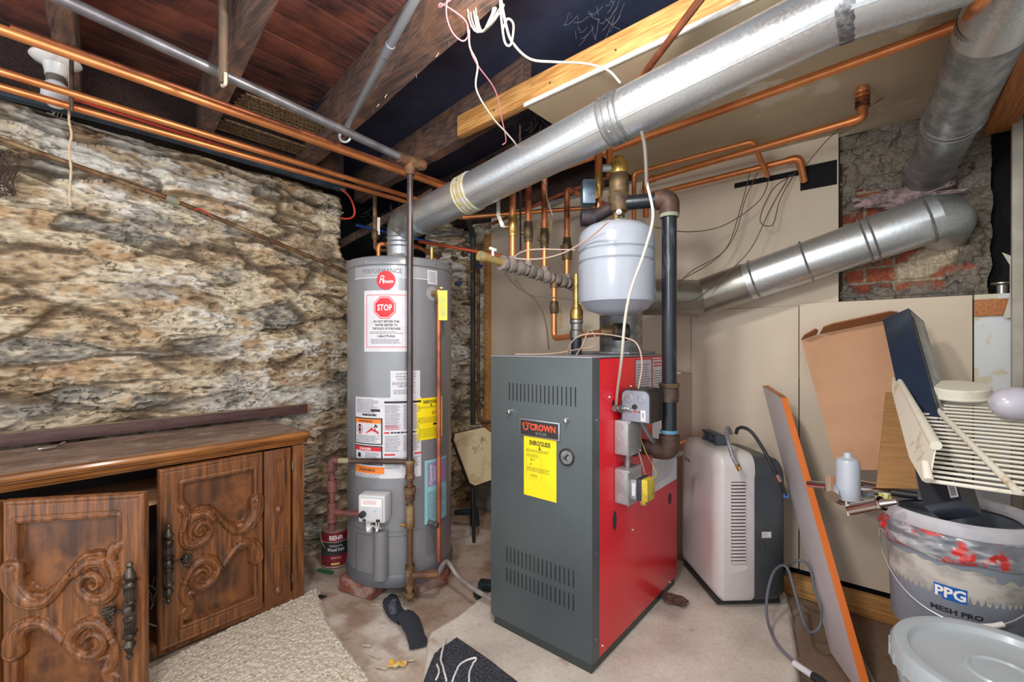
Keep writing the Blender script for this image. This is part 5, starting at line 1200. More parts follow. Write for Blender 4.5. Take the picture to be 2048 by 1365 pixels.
def handle(O, Ud, N, parent):
    b = O + Ud * .021 + N * .032; z0, z1 = H_ * .27, H_ * .715; L = z1 - z0
    pr = [(.0, 0), (.004, .004), (.008, .012), (.005, .02), (.010, .034), (.0135, .045), (.010, .056), (.007, .060), (.011, .064), (.0135, .070), (.0135, .076), (.0105, .080), (.0105, .118), (.0135, .122), (.0135, .128), (.009, .133), (.0125, .140), (.0125, .148)]
    half = [(r, h) for r, h in pr]; half = [(r * 1.22, h) for r, h in half]; full = half + [(r, L - h) for r, h in reversed(half)]
    hd = MB().lathe(full, b + UP * z0, UP, 20).tube([b + UP * (z0 + .07), b + UP * (z0 + .07) - N * .034], .006, 10).tube([b + UP * (z1 - .07), b + UP * (z1 - .07) - N * .034], .006, 10).build('handle', bronze, parent, label='ornate turned bronze pull bar')
    mb = MB()
    for k in range(12):
        a = 2 * PI * k / 12
        for (h0, h1) in ((.082, .116), (L - .116, L - .082)): 
            q = b + (Ud * math.cos(a) + N * math.sin(a)) * .0132; mb.tube([q + UP * (z0 + h0), q + UP * (z0 + h1)], .0014, 5)
    mb.build('reeding', bronze, hd)
    c = O + Ud * .078 + UP * (H_ * .49) + N * .012
    mb = MB().lathe([(.006, -.01), (.006, .008), (.012, .010), (.014, .016), (.010, .022), (0, .024)], c, N, 16)
    for k in range(7): a = 2 * PI * k / 7; mb.lathe([(.0, -.002), (.006, 0), (.007, .005), (.004, .01), (0, .011)], c + N * .012 + (Ud * math.cos(a) + UP * math.sin(a)) * .012, N, 10)
    for k in range(3): mb.lathe([(0, -.002), (.005, 0), (.005, .004), (0, .008)], c + N * .010 - UP * (.018 + .008 * k) + Ud * .004 * (-1) ** k, N, 8)
    mb.tube([c + N * .004, b + UP * (H_ * .49)], .004, 8)
    mb.build('rosette_knob', bronze, parent, label='bronze rosette knob')
O1 = V((-2.040, .440, .034)); U1 = V((-.02, 1, 0)).normalized(); N1 = V((1, .02, 0)).normalized()
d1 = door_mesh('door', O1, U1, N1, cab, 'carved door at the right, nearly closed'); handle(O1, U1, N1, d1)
O2 = V((-1.755, .342, .034)); U2 = V((-.62, -.785, 0)).normalized(); N2 = V((-U2.y, U2.x, 0)); 
if N2.dot(V((1, 0, 0))) < 0: N2 = -N2
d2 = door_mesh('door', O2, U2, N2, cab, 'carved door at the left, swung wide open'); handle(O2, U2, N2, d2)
# narrow folding panels beside the doors
def side_door(O, Ud, N, parent):
    w = .115; mb = MB().obox(O + Ud * (w / 2 + .003) + UP * H_ / 2 - N * .011, Ud * (w / 2 - .002), N * .011, UP * H_ / 2, .003)
    s = mb.build('side_door', cab_wood, parent)
    for (v0, v1) in ((.60, .93), (.07, .34)):
        c = O + Ud * (w / 2 + .006) + UP * H_ * (v0 + v1) / 2; hh = H_ * (v1 - v0) / 2
        mb = MB(); 
        for sgn in (-1, 1): mb.obox(c + Ud * .017 * sgn, Ud * .004, N * .007, UP * hh, .003)
        mb.obox(c + UP * hh, Ud * .021, N * .007, UP * .005, .003).lathe([(0, .012), (.010, .009), (.018, 0)], c - UP * (hh - .004), N, 16)
        mb.build('carved_moulding', cab_wood, s)
    return s
side_door(O1 + U1 * W_, U1, N1, cab)
O3 = O2 + U2 * W_; side_door(O3, U2, N2, cab)
for z in (.12, .62): MB().tube([V((-2.046, .922, z - .02)), V((-2.046, .922, z + .02))], .004, 8).build('hinge', steel, cab)
# loose cables inside
cm = M('cable_pile', (176, 176, 176), .5); mb = MB(); rg = random.Random(8)
for k in range(70):
    a = V((rg.uniform(-2.40, -2.12), rg.uniform(.20, .62), rg.uniform(.068, .20))); d = V((rg.uniform(.5, 1) * (1 if rg.random() < .5 else -1), rg.uniform(-.6, .6), rg.uniform(-.25, .25))) * rg.uniform(.06, .12)
    b = a + d; b.x = max(-2.45, min(-2.085, b.x)); b.z = max(.066, b.z); m_ = (a + b) / 2 + V((0, 0, rg.uniform(0, .05)))
    mb.mat(0 if a.z < .11 else 1); mb.tube(spl([a, m_, b], 5), .003, 6)
mb.build('cable_pile', [cm, M('cable_pile_grey', (96, 92, 88), .6)], label='pile of loose grey and white cables inside the open cabinet', cat='cables', kind='stuff')
# things on the cabinet
plank = M('painted_plank', (96, 68, 66), .6, c2=(74, 50, 50), sc=8, st=(6, 1, 6), c3=(168, 150, 132), sc3=20, fac3=(.66, .72), bump=.2)
pk_ = MB().box((-2.562, -.4, .775), (-2.512, 1.215, .822), .003).build('plank', plank, label='long maroon painted plank lying behind the cabinet against the stone wall', cat='plank')
MB().box((-2.5622, 1.215, .775), (-2.512, 1.228, .822), .002).build('raw_end', pine_y, pk_, label='orange raw wood end')
MB().box((-2.5615, -.4, .8225), (-2.5125, 1.2, .8235)).build('pale_top_layer', M('plank_top_tan', (172, 150, 124), .95, c2=(140, 120, 98), sc=14), pk_, label='pale tan top edge')  # thin tan layer along the plank top, paler than its sides
p = U(98, 900, z=.768)
MB().beam(p + V((0, -.03, .006)), p + V((-.01, .02, .006)), .012, .008, bev=.002).tube([p + V((-.03, .03, .008)), p + V((-.04, .045, .014)), p + V((-.055, .04, .008)), p + V((-.045, .028, .006))], .004, 8).build('metal_clip', chrome, label='small silver clip lying on the dusty cabinet top', cat='clip')
# ================================================================ rug
RUG = [(p.x, p.y) for p in (U(634, 1174, z=.015), U(640, 1205, z=.015), U(655, 1245, z=.015), U(690, 1295, z=.015), U(730, 1345, z=.015), U(790, 1430, z=.015), U(330, 1560, z=.015), U(296, 1340, z=.015), U(345, 1312, z=.015), U(470, 1250, z=.015), U(560, 1210, z=.015), U(600, 1192, z=.015))]
rug_mat = vcol_mat('rug_pile', .95, .8, 140, .2)
def rug_fn(x, y):
    s = edist(x, y, RUG) * (1 if inpoly(x, y, RUG) else -1); h = sst(-.008, .006, s + .004 * noise.noise(V((x * 40, y * 40, 0))))
    c, sn = math.cos(.5), math.sin(.5); a = x * c + y * sn; b = -x * sn + y * c
    d, _ = noise.voronoi(V((a * 85, b * 60, 0))); tuft = 1 - min(1, d[0] * 1.3)
    col = mix3(L3((222, 210, 188)), L3((238, 231, 217)), tuft)
    row = .5 + .5 * math.cos(b * 2 * PI * 22); fl = noise.noise(V((a * 90, b * 150, 3)))
    col = mix3(col, L3((146, 122, 98)), sst(.28, .42, fl) * (.25 + .6 * row))
    return V((x, y, .002 + h * (.012 + .006 * tuft))), col
xs = [p[0] for p in RUG]; ys = [p[1] for p in RUG]
o = grid_mesh('rug', rug_mat, min(xs) - .01, max(xs) + .01, 330, max(min(ys), .35) - .01, max(ys) + .01, 330, rug_fn, kind=None, keep=lambda x, y: inpoly(x, y, RUG) or edist(x, y, RUG) < .009)
tag(o, 'cream shaggy rug with brown flecks on the floor in front of the cabinet', 'rug')
# ================================================================ charcoal towel draped over the pad edge
TW = [(p.x, p.y) for p in (U(914, 1260, z=.09), U(893, 1275, z=.09), U(872, 1305, z=.06), U(862, 1345, z=.03), U(835, 1420, z=.02), U(1130, 1460, z=.09), U(1052, 1360, z=.09), U(990, 1312, z=.09))]
tmat = vcol_mat('towel_pile', .98, .9, 160, .35)
def tw_h(x, y):
    s = edist(x, y, TW) * (1 if inpoly(x, y, TW) else -1)
    e = edist(x, y, PADP) * (1 if inpoly(x, y, PADP) else -1)
    base = PADH * sst(-.07, .03, e)
    return base + .004 + .026 * sst(-.004, .02, s) + .010 * noise.noise(V((x * 7, y * 7, 2))) * sst(0, .05, s) + .0025 * noise.noise(V((x * 160, y * 160, 2)))
def tw_fn(x, y):
    n = noise.noise(V((x * 120, y * 120, 5))); return V((x, y, tw_h(x, y))), mix3(L3((52, 54, 62)), L3((86, 88, 98)), .5 + n)
xs = [p[0] for p in TW]; ys = [p[1] for p in TW]
o = grid_mesh('towel', tmat, min(xs) - .01, max(xs) + .01, 190, min(ys) - .01, max(ys) + .01, 190, tw_fn, kind=None, keep=lambda x, y: inpoly(x, y, TW) or edist(x, y, TW) < .005)
tag(o, 'charcoal plush towel with white squiggly lines at the bottom edge of the picture', 'towel')
def on_towel(px, py):
    p = U(px, py, z=.08)
    for _ in range(4): p = U(px, py, z=tw_h(p.x, p.y) + .003)
    return p
mb = MB()
for L_ in ([(892, 1278), (885, 1300), (882, 1320), (886, 1335), (890, 1350), (893, 1363)], [(905, 1364), (912, 1345), (920, 1330), (935, 1321), (952, 1317), (945, 1330), (939, 1345), (938, 1365)], [(874, 1330), (878, 1345), (872, 1360)]):
    P = spl([on_towel(*q) for q in L_], 7); mb.tube([p + V((random.uniform(-1, 1), random.uniform(-1, 1), 0)) * .0009 for p in P], .0032, 6)
mb.build('white_stitching', white, o, label='raised white line pattern')
# ================================================================ socks
sock_m = M('sock_black', (44, 48, 56), .95, c2=(70, 76, 84), sc=45, fac=(.6, .72), bump=.8, bsc=90)
def lump(name, pts, wid, hgt, mt, parent=None, label=None, cat=None, n=18):
    """flattened cloth shape along points on the floor"""
    P = spl([V(p) for p in pts], 6); m = len(P); Ws = np.interp(np.linspace(0, 1, m), np.linspace(0, 1, len(wid)), wid); Hs = np.interp(np.linspace(0, 1, m), np.linspace(0, 1, len(hgt)), hgt)
    vs = []
    for i in range(m):
        a, b = P[max(0, i - 1)], P[min(m - 1, i + 1)]; d = (b - a).normalized(); s = V((-d.y, d.x, 0)).normalized()
        for k in range(n):
            t = 2 * PI * k / n; q = P[i] + s * math.cos(t) * Ws[i] + UP * (Hs[i] * (.5 + .5 * math.sin(t)) + .0015)
            wr = .004 * noise.noise(q * 45) * (1 if math.sin(t) > -.5 else 0); vs.append(q + UP * abs(wr) + s * wr)
    fs = [(i * n + k, i * n + (k + 1) % n, (i + 1) * n + (k + 1) % n, (i + 1) * n + k) for i in range(m - 1) for k in range(n)] + [tuple(range(n)), tuple((m - 1) * n + k for k in range(n))]
    mb = MB(); mb.add(vs, fs); return mb.build(name, mt, parent, label=label, cat=cat, smooth=60)
fl = lambda px, py, z=.004: U(px, py, z=z)
s1 = lump('sock', [fl(785, 1196), fl(782, 1212), fl(790, 1232), fl(808, 1248)], [.018, .036, .036, .034], [.014, .030, .030, .02], sock_m, label='dark sock with a speckled grey patch, lying nearest the gas pipe foot', cat='sock')
lump('speckled_patch', [fl(789, 1202, .028), fl(784, 1214, .031), fl(787, 1230, .030)], [.010, .017, .013], [.008, .008, .006], M('sock_speckle', (110, 112, 132), .95, c2=(46, 48, 58), sc=160, fac=(.45, .55)), s1, label='speckled patch')
lump('sock', [fl(808, 1238, .02), fl(820, 1252, .012), fl(830, 1275), fl(838, 1298)], [.034, .042, .034, .036], [.03, .030, .022, .012], sock_m, label='plain black ribbed sock lying in front of the speckled one', cat='sock')
# small rubbish on the floor
pc = M('plaster_scrap', (206, 192, 172), .9, c2=(170, 150, 130), sc=30)
sc = [(748, 1312, 30, .2), (733, 1292, 16, .6), (818, 1322, 18, .8), (762, 1336, 20, .4), (752, 1210, 18, .5)]
for i, (px, py, w, a) in enumerate(sc):
    p = fl(px, py, .006); L = w * .0011; MB().obox(p, V((math.cos(a), math.sin(a), .02)) * L, V((-math.sin(a), math.cos(a), 0)) * .004, UP * .0018, .001).build('plaster_scrap', pc, label='thin pale plaster scrap lying on the floor beside the rug', cat='scrap', group='plaster scraps beside the rug')
p = fl(795, 1331, .012)
mb = MB(); mb.patch(lambda a, b: p + RT * a + FW * b + UP * (.012 * noise.noise(V((a * 60, b * 60, 3))) + .004), -.032, .032, -.012, .022, 10, 6); mb.build('yellow_wrapper', M('wrapper_yellow', (232, 176, 52), .35, c2=(206, 196, 150), sc=30, coat=.4), label='crumpled yellow wrapper on the floor below the black socks', cat='wrapper')
p = fl(650, 1143, .006); MB().obox(p, V((.05, .012, .004)), V((-.003, .012, 0)), UP * .0025).build('green_strip', M('green_plastic', (36, 120, 84), .5), label='small green plastic strip on the floor in front of the paint can', cat='strip')
p = fl(639, 1193, .01); MB().slab([p + V(q) for q in ((0, 0, .004), (.03, .02, 0), (.02, -.03, 0))], (0, 0, .004)).build('dark_chip', black, label='dark grey chip at the corner of the rug', cat='chip')
p = fl(1262, 1235 , PADH + .002); 
# ================================================================ paint can
PCc = U(672, 1112, z=0); PCc = U(672, 1135, z=0); PCc = PCc + (PCc - EYE).normalized() * .06; PCc.z = .002; PR = .072
can = thing('paint_can', PCc, 'used paint can with red and black label between the stone wall and the water heater', 'can')
MB().lathe([(0, 0), (PR, 0), (PR + .002, .003), (PR, .006), (PR, .190), (PR + .002, .193), (PR + .002, .197), (PR - .006, .198), (PR - .008, .194), (0, .194)], PCc, UP, 40).build('can_body', M('can_dusty', (140, 124, 108), .6, .2, c2=(172, 150, 128), sc=10), can)
pdir = (EYE - PCc); pdir.z = 0; pdir.normalize(); prt = V((-pdir.y, pdir.x, 0)); prt = prt if prt.dot(RT) > 0 else -prt
def PF(e): return lambda a, z: V((PCc.x, PCc.y, PCc.z + z)) + (pdir * math.cos(a / PR) + prt * math.sin(a / PR)) * (PR + e)
mb = MB(); w = .10
mb.mat(0).patch(PF(.0006), -w, w, .135, .182, 20, 1).mat(1).patch(PF(.0006), -w, w, .065, .135, 20, 1).mat(0).patch(PF(.0006), -w, w, .01, .065, 20, 1)
mb.mat(2).text('BEHR', PF(.0013), 0, .146, .022, wide=.9, bold=.04).text('Wood Stain', PF(.0013), 0, .088, .017, wide=.72, bold=.01).text('Weatherproofing', PF(.0013), 0, .112, .008, wide=.8).text('All-In-One', PF(.0013), 0, .050, .008)
mb.mat(3).patch(PF(.0013), -.024, .018, .018, .028, 5, 1); mb.mat(2).patch(PF(.0012), -w, w, .134, .1355, 16, 1)
mb.build('can_label', [M('can_red', (150, 30, 44), .5, c2=(110, 40, 48), sc=20), M('can_black', (38, 42, 44), .5, c2=(60, 66, 62), sc=16), ink_white, M('can_yellow', (228, 200, 120), .5)], can, label='red and black label lettered BEHR Wood Stain')
P = [V((PCc.x, PCc.y, .17)) + (pdir * math.sin(a) * .9 + prt * math.cos(a)) * (PR + .004) + UP * (-.09 * math.sin(a)) for a in [PI * k / 16 for k in range(17)]]
MB().tube(P, .0013, 6).build('bail_handle', steel, can)
# ================================================================ far corner floor items
gy = M('concrete_block', (150, 146, 142), .9, c2=(126, 122, 118), sc=10, bump=.4)
a = U(965, 990, z=.12); MB().obox(V((a.x + .06, a.y + .14, .075)), V((.17, .0, 0)), V((0, .10, 0)), UP * .072, .01).build('concrete_block', gy, label='grey concrete block on the floor behind the boiler', cat='block')
def q(px, py, t): return U(px, py, t=t)
lidp = [q(910, 868, 2.78), q(968, 855, 2.86), q(985, 868, 2.87), q(1000, 940, 2.80), q(996, 956, 2.78), q(950, 972, 2.70), q(940, 966, 2.70), q(908, 880, 2.77)]
nn = (lidp[2] - lidp[0]).cross(lidp[5] - lidp[0]).normalized(); nn = nn if nn.dot(FW) > 0 else -nn
q0_, q1_ = q(945, 975, 2.70), q(948, 1012, 2.66); bin_ = MB().slab(lidp, nn * .008).build('stained_lid', M('lid_stained', (216, 202, 162), .6, c2=(176, 150, 108), sc=8, fac=(.5, .68), c3=(110, 74, 44), sc3=12, fac3=(.6, .72)), label='stained cream plastic lid leaning in the far corner between heater and boiler', cat='lid')
cen = sum(lidp, V()) / len(lidp)
MB().slab([cen + (p - cen) * 1.05 + nn * .010 for p in lidp], nn * .03).build('dark_rim', black, bin_)
MB().tube([V((q0_.x, q0_.y, q0_.z)), V((q1_.x, q1_.y, .0))], [.014, .010], 12).build('dark_foot', black, bin_)
grn = M('green_black_plastic', (26, 46, 50), .4, c2=(16, 28, 32), sc=14)
a, b, c = q(910, 1026, 2.82), q(950, 1024, 2.80), q(950, 1046, 2.75)
MB().tube([a, a.lerp(b, .8)], [.016, .020], 14).tube([b - RT * .005 + UP * .012, c - UP * .02], [.026, .030], 16).build('rubber_elbow', grn, label='black-green rubber pipe elbow on the floor in the far corner', cat='fitting')
a, b = fl(975, 1175, .02), fl(958, 1190, .02)
MB().obox(a + UP * .01, V((.045, .01, .006)), V((-.01, .022, 0)), UP * .018, .008).obox(b + UP * .004, V((.022, -.004, -.003)), V((.003, .02, 0)), UP * .015, .006).build('dark_scrap', grn, label='dark green lump of rubber beside the grey hose left of the boiler', cat='scrap')
mb = MB(); rg = random.Random(4); c = U(1350, 1205, z=PADH + .004)
blob('lint_clump', c + UP * .012, .05, .035, .014, M('lint', (112, 84, 74), 1, c2=(80, 60, 54), sc=40, bump=1, bsc=80), 'brown clump of lint on the pad to the right of the boiler', 'lint', rough=.6)
# ================================================================ right-hand side
# ---- portable dehumidifier
A0 = V((-.55, 2.0, 0)); du = V((-.67, .742, 0)).normalized(); dv = V((.742, .67, 0)).normalized()
shell_w = M('appliance_white', (212, 208, 209), .38, c2=(204, 199, 198), sc=3, coat=.2); shell_d = M('appliance_dark', (70, 74, 80), .4, c2=(60, 64, 70), sc=4)
Z0, Z1 = PADH + .035, .700
dh = thing('dehumidifier', A0 + du * .2 + dv * .15 + UP * PADH, 'white and dark grey portable dehumidifier on the pad right of the red boiler side', 'dehumidifier')
def P_(u, v, z): return A0 + du * u + dv * v + UP * z
def rprof(v0, v1, z0, z1, rt, n=7, shr=0):
    """outline across the thickness (u), rounded at the top"""
    w = .40
    P = [(.012, z0), (w - .012, z0), (w, z0 + .02)]
    for k in range(n + 1): a = k / n * PI / 2; P.append((w - rt + rt * math.cos(a), z1 - rt + rt * math.sin(a)))
    for k in range(n + 1): a = PI / 2 + k / n * PI / 2; P.append((rt + rt * math.cos(a), z1 - rt + rt * math.sin(a)))
    P.append((0, z0 + .02)); return P
def loft(profs, name, mt, label=None, parent=dh):
    mb = MB(); n = len(profs[0][1]); vs = []
    for v, pr in profs: vs += [P_(u, v, z) for u, z in pr]
    fs = [(j * n + i, j * n + (i + 1) % n, (j + 1) * n + (i + 1) % n, (j + 1) * n + i) for j in range(len(profs) - 1) for i in range(n)] + [tuple(range(n))[::-1], tuple((len(profs) - 1) * n + i for i in range(n))]
    mb.add(vs, fs); return mb.build(name, mt, parent, label=label, smooth=50)
def shrink(pr, k):
    cx, cz = .2, (Z0 + Z1) / 2; return [(cx + (u - cx) * (1 - k / .2), cz + (z - cz) * (1 - k / .33)) for u, z in pr]
pr = rprof(0, 0, Z0, Z1, .055)
ws = loft([(-.012, shrink(pr, .05)), (-.010, shrink(pr, .035)), (.0, shrink(pr, .012)), (.012, shrink(pr, .002)), (.02, pr), (.135, pr), (.148, shrink(pr, .004))], 'front_shell', shell_w, 'white front shell')
pr2 = [(u, z - (.012 if z > .5 else 0)) for u, z in rprof(0, 0, Z0, Z1 - .012, .075)]
loft([(.145, shrink(pr2, .003)), (.155, shrink(pr2, .002)), (.245, shrink(pr2, .004)), (.278, shrink(pr2, .016)), (.29, shrink(pr2, .035))], 'rear_shell', shell_d, 'dark grey rear shell')
MB().slab([P_(.03, .0, PADH + .012), P_(.37, .0, PADH + .012), P_(.37, .27, PADH + .012), P_(.03, .27, PADH + .012)], UP * .026).build('base', black, dh)
MB().tube([P_(.06, .05, PADH + .012), P_(.06, .07, PADH + .012)], .012, 12).tube([P_(.06, .22, PADH + .012), P_(.06, .24, PADH + .012)], .012, 12).tube([P_(.34, .22, PADH + .012), P_(.34, .24, PADH + .012)], .012, 12).build('caster', black, dh)
# side grille
vg0, vg1, zg0, zg1 = .045, .105, .245, .585
mb = MB().slab([P_(-.0012, vg0, zg0), P_(-.0012, vg1, zg0), P_(-.0012, vg1, zg1), P_(-.0012, vg0, zg1)], du * .002); g_ = mb.build('side_grille', M('grille_dark', (70, 50, 48), .6), dh, label='side grille of narrow slats')
mb = MB(); n = 24
for k in range(n):
    z = lerp(zg0, zg1, (k + .5) / n); mb.obox(P_(-.0035, (vg0 + vg1) / 2, z), du * .003, dv * (vg1 - vg0) / 2, UP * .0042, .001)
mb.build('slats', shell_w, g_)
mb = MB().slab([P_(-.0015, .040, .20), P_(-.0015, .112, .22), P_(-.0015, .112, .238), P_(-.0015, .040, .238)], du * .0013).build('filter_grip', shell_w, dh)
F = lambda a, z: P_(-.0006, a, z)
mb = MB().mat(0).patch(lambda a, z: P_(.0005, a, z), .175, .215, .35, .375); mb.mat(2).lines(lambda a, z: P_(-.0001, a, z), .178, .205, .353, .372, 4, fill=.3)
mb.build('rating_label', LM, dh)
mb = MB().mat(0)
for (a, b, c, d) in ((.165, .19, .335, .337), (.165, .167, .30, .337), (.188, .19, .30, .337)): mb.patch(lambda a, z: P_(.0003, a, z), a, b, c, d)
mb.build('socket_outline', ink, dh)
mb = MB(); mb.text('TELSPER', lambda a, z: P_(.295 - a, -.0128, z), 0, .598, .011, bold=.03); mb.build('brand_lettering', ink, dh, label='small dark lettering')
# top bracket and hoses
br_m = M('bracket_slate', (66, 76, 86), .45)
c = P_(.24, .085, Z1)
mb = MB().obox(c + UP * .022 + du * .05, du * .006, dv * .02, UP * .022, .002).obox(c + UP * .042, du * .075, dv * .02, UP * .004, .002).obox(c + UP * .004, du * .075, dv * .02, UP * .004, .002).obox(c + UP * .022 - du * .07, du * .014, dv * .024, UP * .022, .002).obox(c + UP * .022, du * .012, dv * .018, UP * .018, .002)
mb.build('top_bracket', br_m, dh, label='slate grey plastic bracket on top')
hose_s = M('braided_hose', (150, 150, 158), .45, .4, c2=(110, 110, 118), sc=120); hose_k = M('black_hose', (34, 36, 40), .45)
def cpath(l): return spl([U(a, b, t=c) for a, b, c in l], 8)
h = MB().tube(cpath([(1462, 868, 1.93), (1456, 856, 1.90), (1453, 868, 1.86), (1458, 890, 1.82), (1466, 915, 1.80), (1474, 930, 1.79)]), .0075, 12).build('braided_hose', hose_s, label='short grey braided hose with brass end lying over the dehumidifier', cat='hose')
e = cpath([(1474, 930, 1.79), (1480, 942, 1.785)]); MB().tube([e[0], e[-1]], .0085, 6).lathe([(.010, 0), (.010, .008), (.006, .010)], e[0], e[-1] - e[0], 6).build('brass_end', brass, h)
h = MB().tube(cpath([(1472, 868, 1.96), (1476, 858, 1.95), (1488, 856, 1.93), (1506, 868, 1.90), (1530, 905, 1.87), (1545, 935, 1.85), (1556, 955, 1.84)]), .007, 12).build('black_hose', hose_k, label='black hose arching over the right shoulder of the dehumidifier', cat='hose')
a, b, c_ = U(1553, 950, t=1.84), U(1560, 964, t=1.835), U(1572, 992, t=1.83)
MB().tube([a, b], .0085, 10).build('silver_ferrule', chrome, h); MB().tube([b, c_], .0065, 10).build('hose_tip', hose_k, h); MB().obox(c_, RT * .009, FW * .004, UP * .008, .002).build('blue_clip', M('clip_blue', (70, 130, 200), .4), h, label='blue clip')
pw = MB().tube(spl([U(a, b, t=c) for a, b, c in ((1568, 1150, 1.98), (1582, 1128, 1.84), (1603, 1122, 1.80), (1620, 1138, 1.78), (1629, 1180, 1.74), (1642, 1215, 1.70), (1640, 1252, 1.65), (1625, 1266, 1.66), (1612, 1255, 1.70), (1600, 1222, 1.74), (1588, 1180, 1.78), (1576, 1140, 1.82), (1562, 1132, 1.83), (1545, 1150, 1.80), (1534, 1195, 1.76), (1535, 1240, 1.72), (1552, 1285, 1.64), (1590, 1327, 1.575))], 8), .0052, 10).build('power_cord', M('cord_grey', (92, 96, 106), .5), label='grey power cord looping in the air and down to the floor beside the leaning board', cat='cord')
a, b = U(1588, 1327, z=PADH + .012), U(1625, 1352, z=PADH + .012); MB().tube([a, b], .011, 12).build('white_sleeve', paper, pw, label='white paper sleeve'); MB().tube([b, b + (b - a) * .35, b + (b - a) * 1.0], [.013, .015, .010], 8).build('plug', black, pw, label='black plug')
# ---- leaning board
N0 = V((-.065, 1.826, .012)); T0 = U(1562, 797, t=1.95); wd = V((-.45, .89, 0)).normalized() * .255
T1 = T0 + wd + UP * .03; F1_ = N0 + wd
bn = (T0 - N0).cross(wd).normalized(); bn = bn if bn.dot(V((1, .3, 0))) > 0 else -bn
bd_ = MB().slab([N0, T0, T1, F1_], bn * .024).build('leaning_board', M('board_white', (206, 200, 204), .45, c2=(196, 188, 190), sc=3), label='tall narrow white board with orange edge leaning against the back wall', cat='board')
e = -(wd.normalized()) * .0012
MB().slab([N0 + e, T0 + e, T0 + e + bn * .0242, N0 + e + bn * .0242], -e * .9).build('edge_band', M('edge_orange', (222, 116, 44), .4, coat=.3), bd_, label='orange edge')
MB().slab([T0 + UP * .0005, T1 + UP * .0005, T1 + bn * .024 + UP * .0005, T0 + bn * .024 + UP * .0005], UP * .0008).build('raw_top', M('raw_orange_wood', (200, 140, 100), .7, c2=(160, 96, 60), sc=30), bd_)
# ---- flattened cardboard
card = M('cardboard', (196, 152, 118), .8, c2=(186, 142, 108), sc=5, bump=.06, bsc=50, bst=(1, 1, 8)); card2 = M('cardboard_inside', (176, 132, 84), .8, c2=(160, 118, 72), sc=9, st=(1, 1, 16), bump=.3, bsc=14, bst=(1, 1, 14), dist=.001)
def sheet_(name, pts, th, mt, parent=None, label=None, cat=None):
    pts = [V(p) for p in pts]; n_ = (pts[1] - pts[0]).cross(pts[-1] - pts[0]).normalized(); n_ = n_ if n_.dot(FW) > 0 else -n_
    return MB().slab(pts, n_ * th).build(name, mt, parent, label=label, cat=cat)
# plane through bottom-left, top-left, top-right
bl = U(1674, 935, t=1.80); tl = U(1603, 682, t=2.07); trp = U(1778, 652, t=1.87)
pn = (tl - bl).cross(trp - bl).normalized()
def onp(px, py): d = ray(px, py); return EYE + d * ((bl - EYE).dot(pn) / d.dot(pn))
cb = sheet_('cardboard_sheet', [onp(*q) for q in ((1674, 940), (1603, 682), (1633, 671), (1672, 663), (1780, 641), (1790, 760), (1800, 942))], .005, card, label='large flattened brown cardboard box leaning on the back wall left of the navy box', cat='cardboard')
fd = (tl - bl).normalized()
def flap(l): 
    b = [onp(*q) for q in l[:2]]; tdir = (fd + FW * -.25).normalized(); return b
f1 = [onp(1603, 681), onp(1633, 670)]; sheet_('box_flap', [f1[0], f1[1], U(1637, 662, t=1.98), U(1631, 659, t=1.97), U(1610, 671, t=2.0)], .005, M('cardboard_shade', (158, 108, 72), .8, c2=(146, 98, 66), sc=5), cb)
f2 = [onp(1640, 669), onp(1780, 640)]; sheet_('box_flap', [f2[0], f2[1], U(1797, 626, t=1.80), U(1780, 624, t=1.80), U(1665, 649, t=1.93), U(1648, 655, t=1.95)], .005, M('cardboard_shade', (1, 1, 1)), cb)
for (a, b) in (((1650, 834), (1798, 818)), ((1660, 878), (1798, 866))):
    p0, p1 = onp(*a), onp(*b); nn_ = pn if pn.dot(FW) < 0 else -pn; MB().beam(p0 + nn_ * .0006, p1 + nn_ * .0006, .0012, .0025, up=fd).build('crease', M('crease_light', (206, 158, 120), .8), cb)
# open cardboard flap in front
cf = sheet_('cardboard_flap', [U(1772, 785, t=1.70), U(1786, 784, t=1.70), U(1806, 790, t=1.66), U(1836, 979, t=1.42), U(1753, 976, t=1.45)], .004, card2, label='narrow open cardboard flap in front of the leaning navy box', cat='cardboard')
# ---- long navy box
Bb = U(1846, 1012, t=1.262); Bt = U(1765, 640, t=1.74)
La = (Bt - Bb); Ld = La.normalized(); fx = V((.78, -.62, 0)); fx = (fx - Ld * fx.dot(Ld)).normalized(); fz = Ld.cross(fx).normalized()
if fz.dot(FW) < 0: fz = -fz
wx, wz = .088, .085
nb = MB().slab([Bb, Bb + fx * wx, Bb + fx * wx + La, Bb + La], fz * wz).build('slim_box', M('box_navy', (30, 46, 70), .35, c2=(24, 34, 50), sc=4, coat=.4), label='long navy blue cardboard box standing tilted against the wall', cat='box')
pkm = [M('box_window', (168, 170, 166), .4, c2=(132, 134, 130), sc=8), M('box_print', (214, 216, 214), .4), M('box_black', (36, 38, 44), .4), ink, paper]
S_ = lambda a, l: Bb + fx * (wx + .0008) + fz * a + La * l
mb = MB().mat(0).patch(S_, .003, wz - .003, .12, .985).mat(3).patch(lambda a, l: S_(a, l) + fx * .0006, .006, .016, .2, .95)
mb.mat(1).lines(lambda a, l: S_(a, l) + fx * .0008, .036, .062, .60, .95, 26, fill=.4, ragged=.1)
for (a, b, c, d) in ((.022, .056, .52, .53), (.022, .056, .42, .43), (.022, .026, .42, .53), (.05, .054, .44, .51)): mb.patch(lambda x, l: S_(x, l) + fx * .001, a, b, c, d)
mb.build('window_side', pkm, nb, label='grey printed side of the box')
S2 = lambda a, l: Bb + fx * a - fz * .0006 + La * l
mb = MB().mat(2).patch(S2, .001, wx - .001, .0, .17); mb.build('black_end', pkm, nb)
S3 = lambda a, l: S2(a, l) - fz * .0006
mb = MB().mat(4).patch(S3, wx - .022, wx - .004, .012, .072).mat(3)
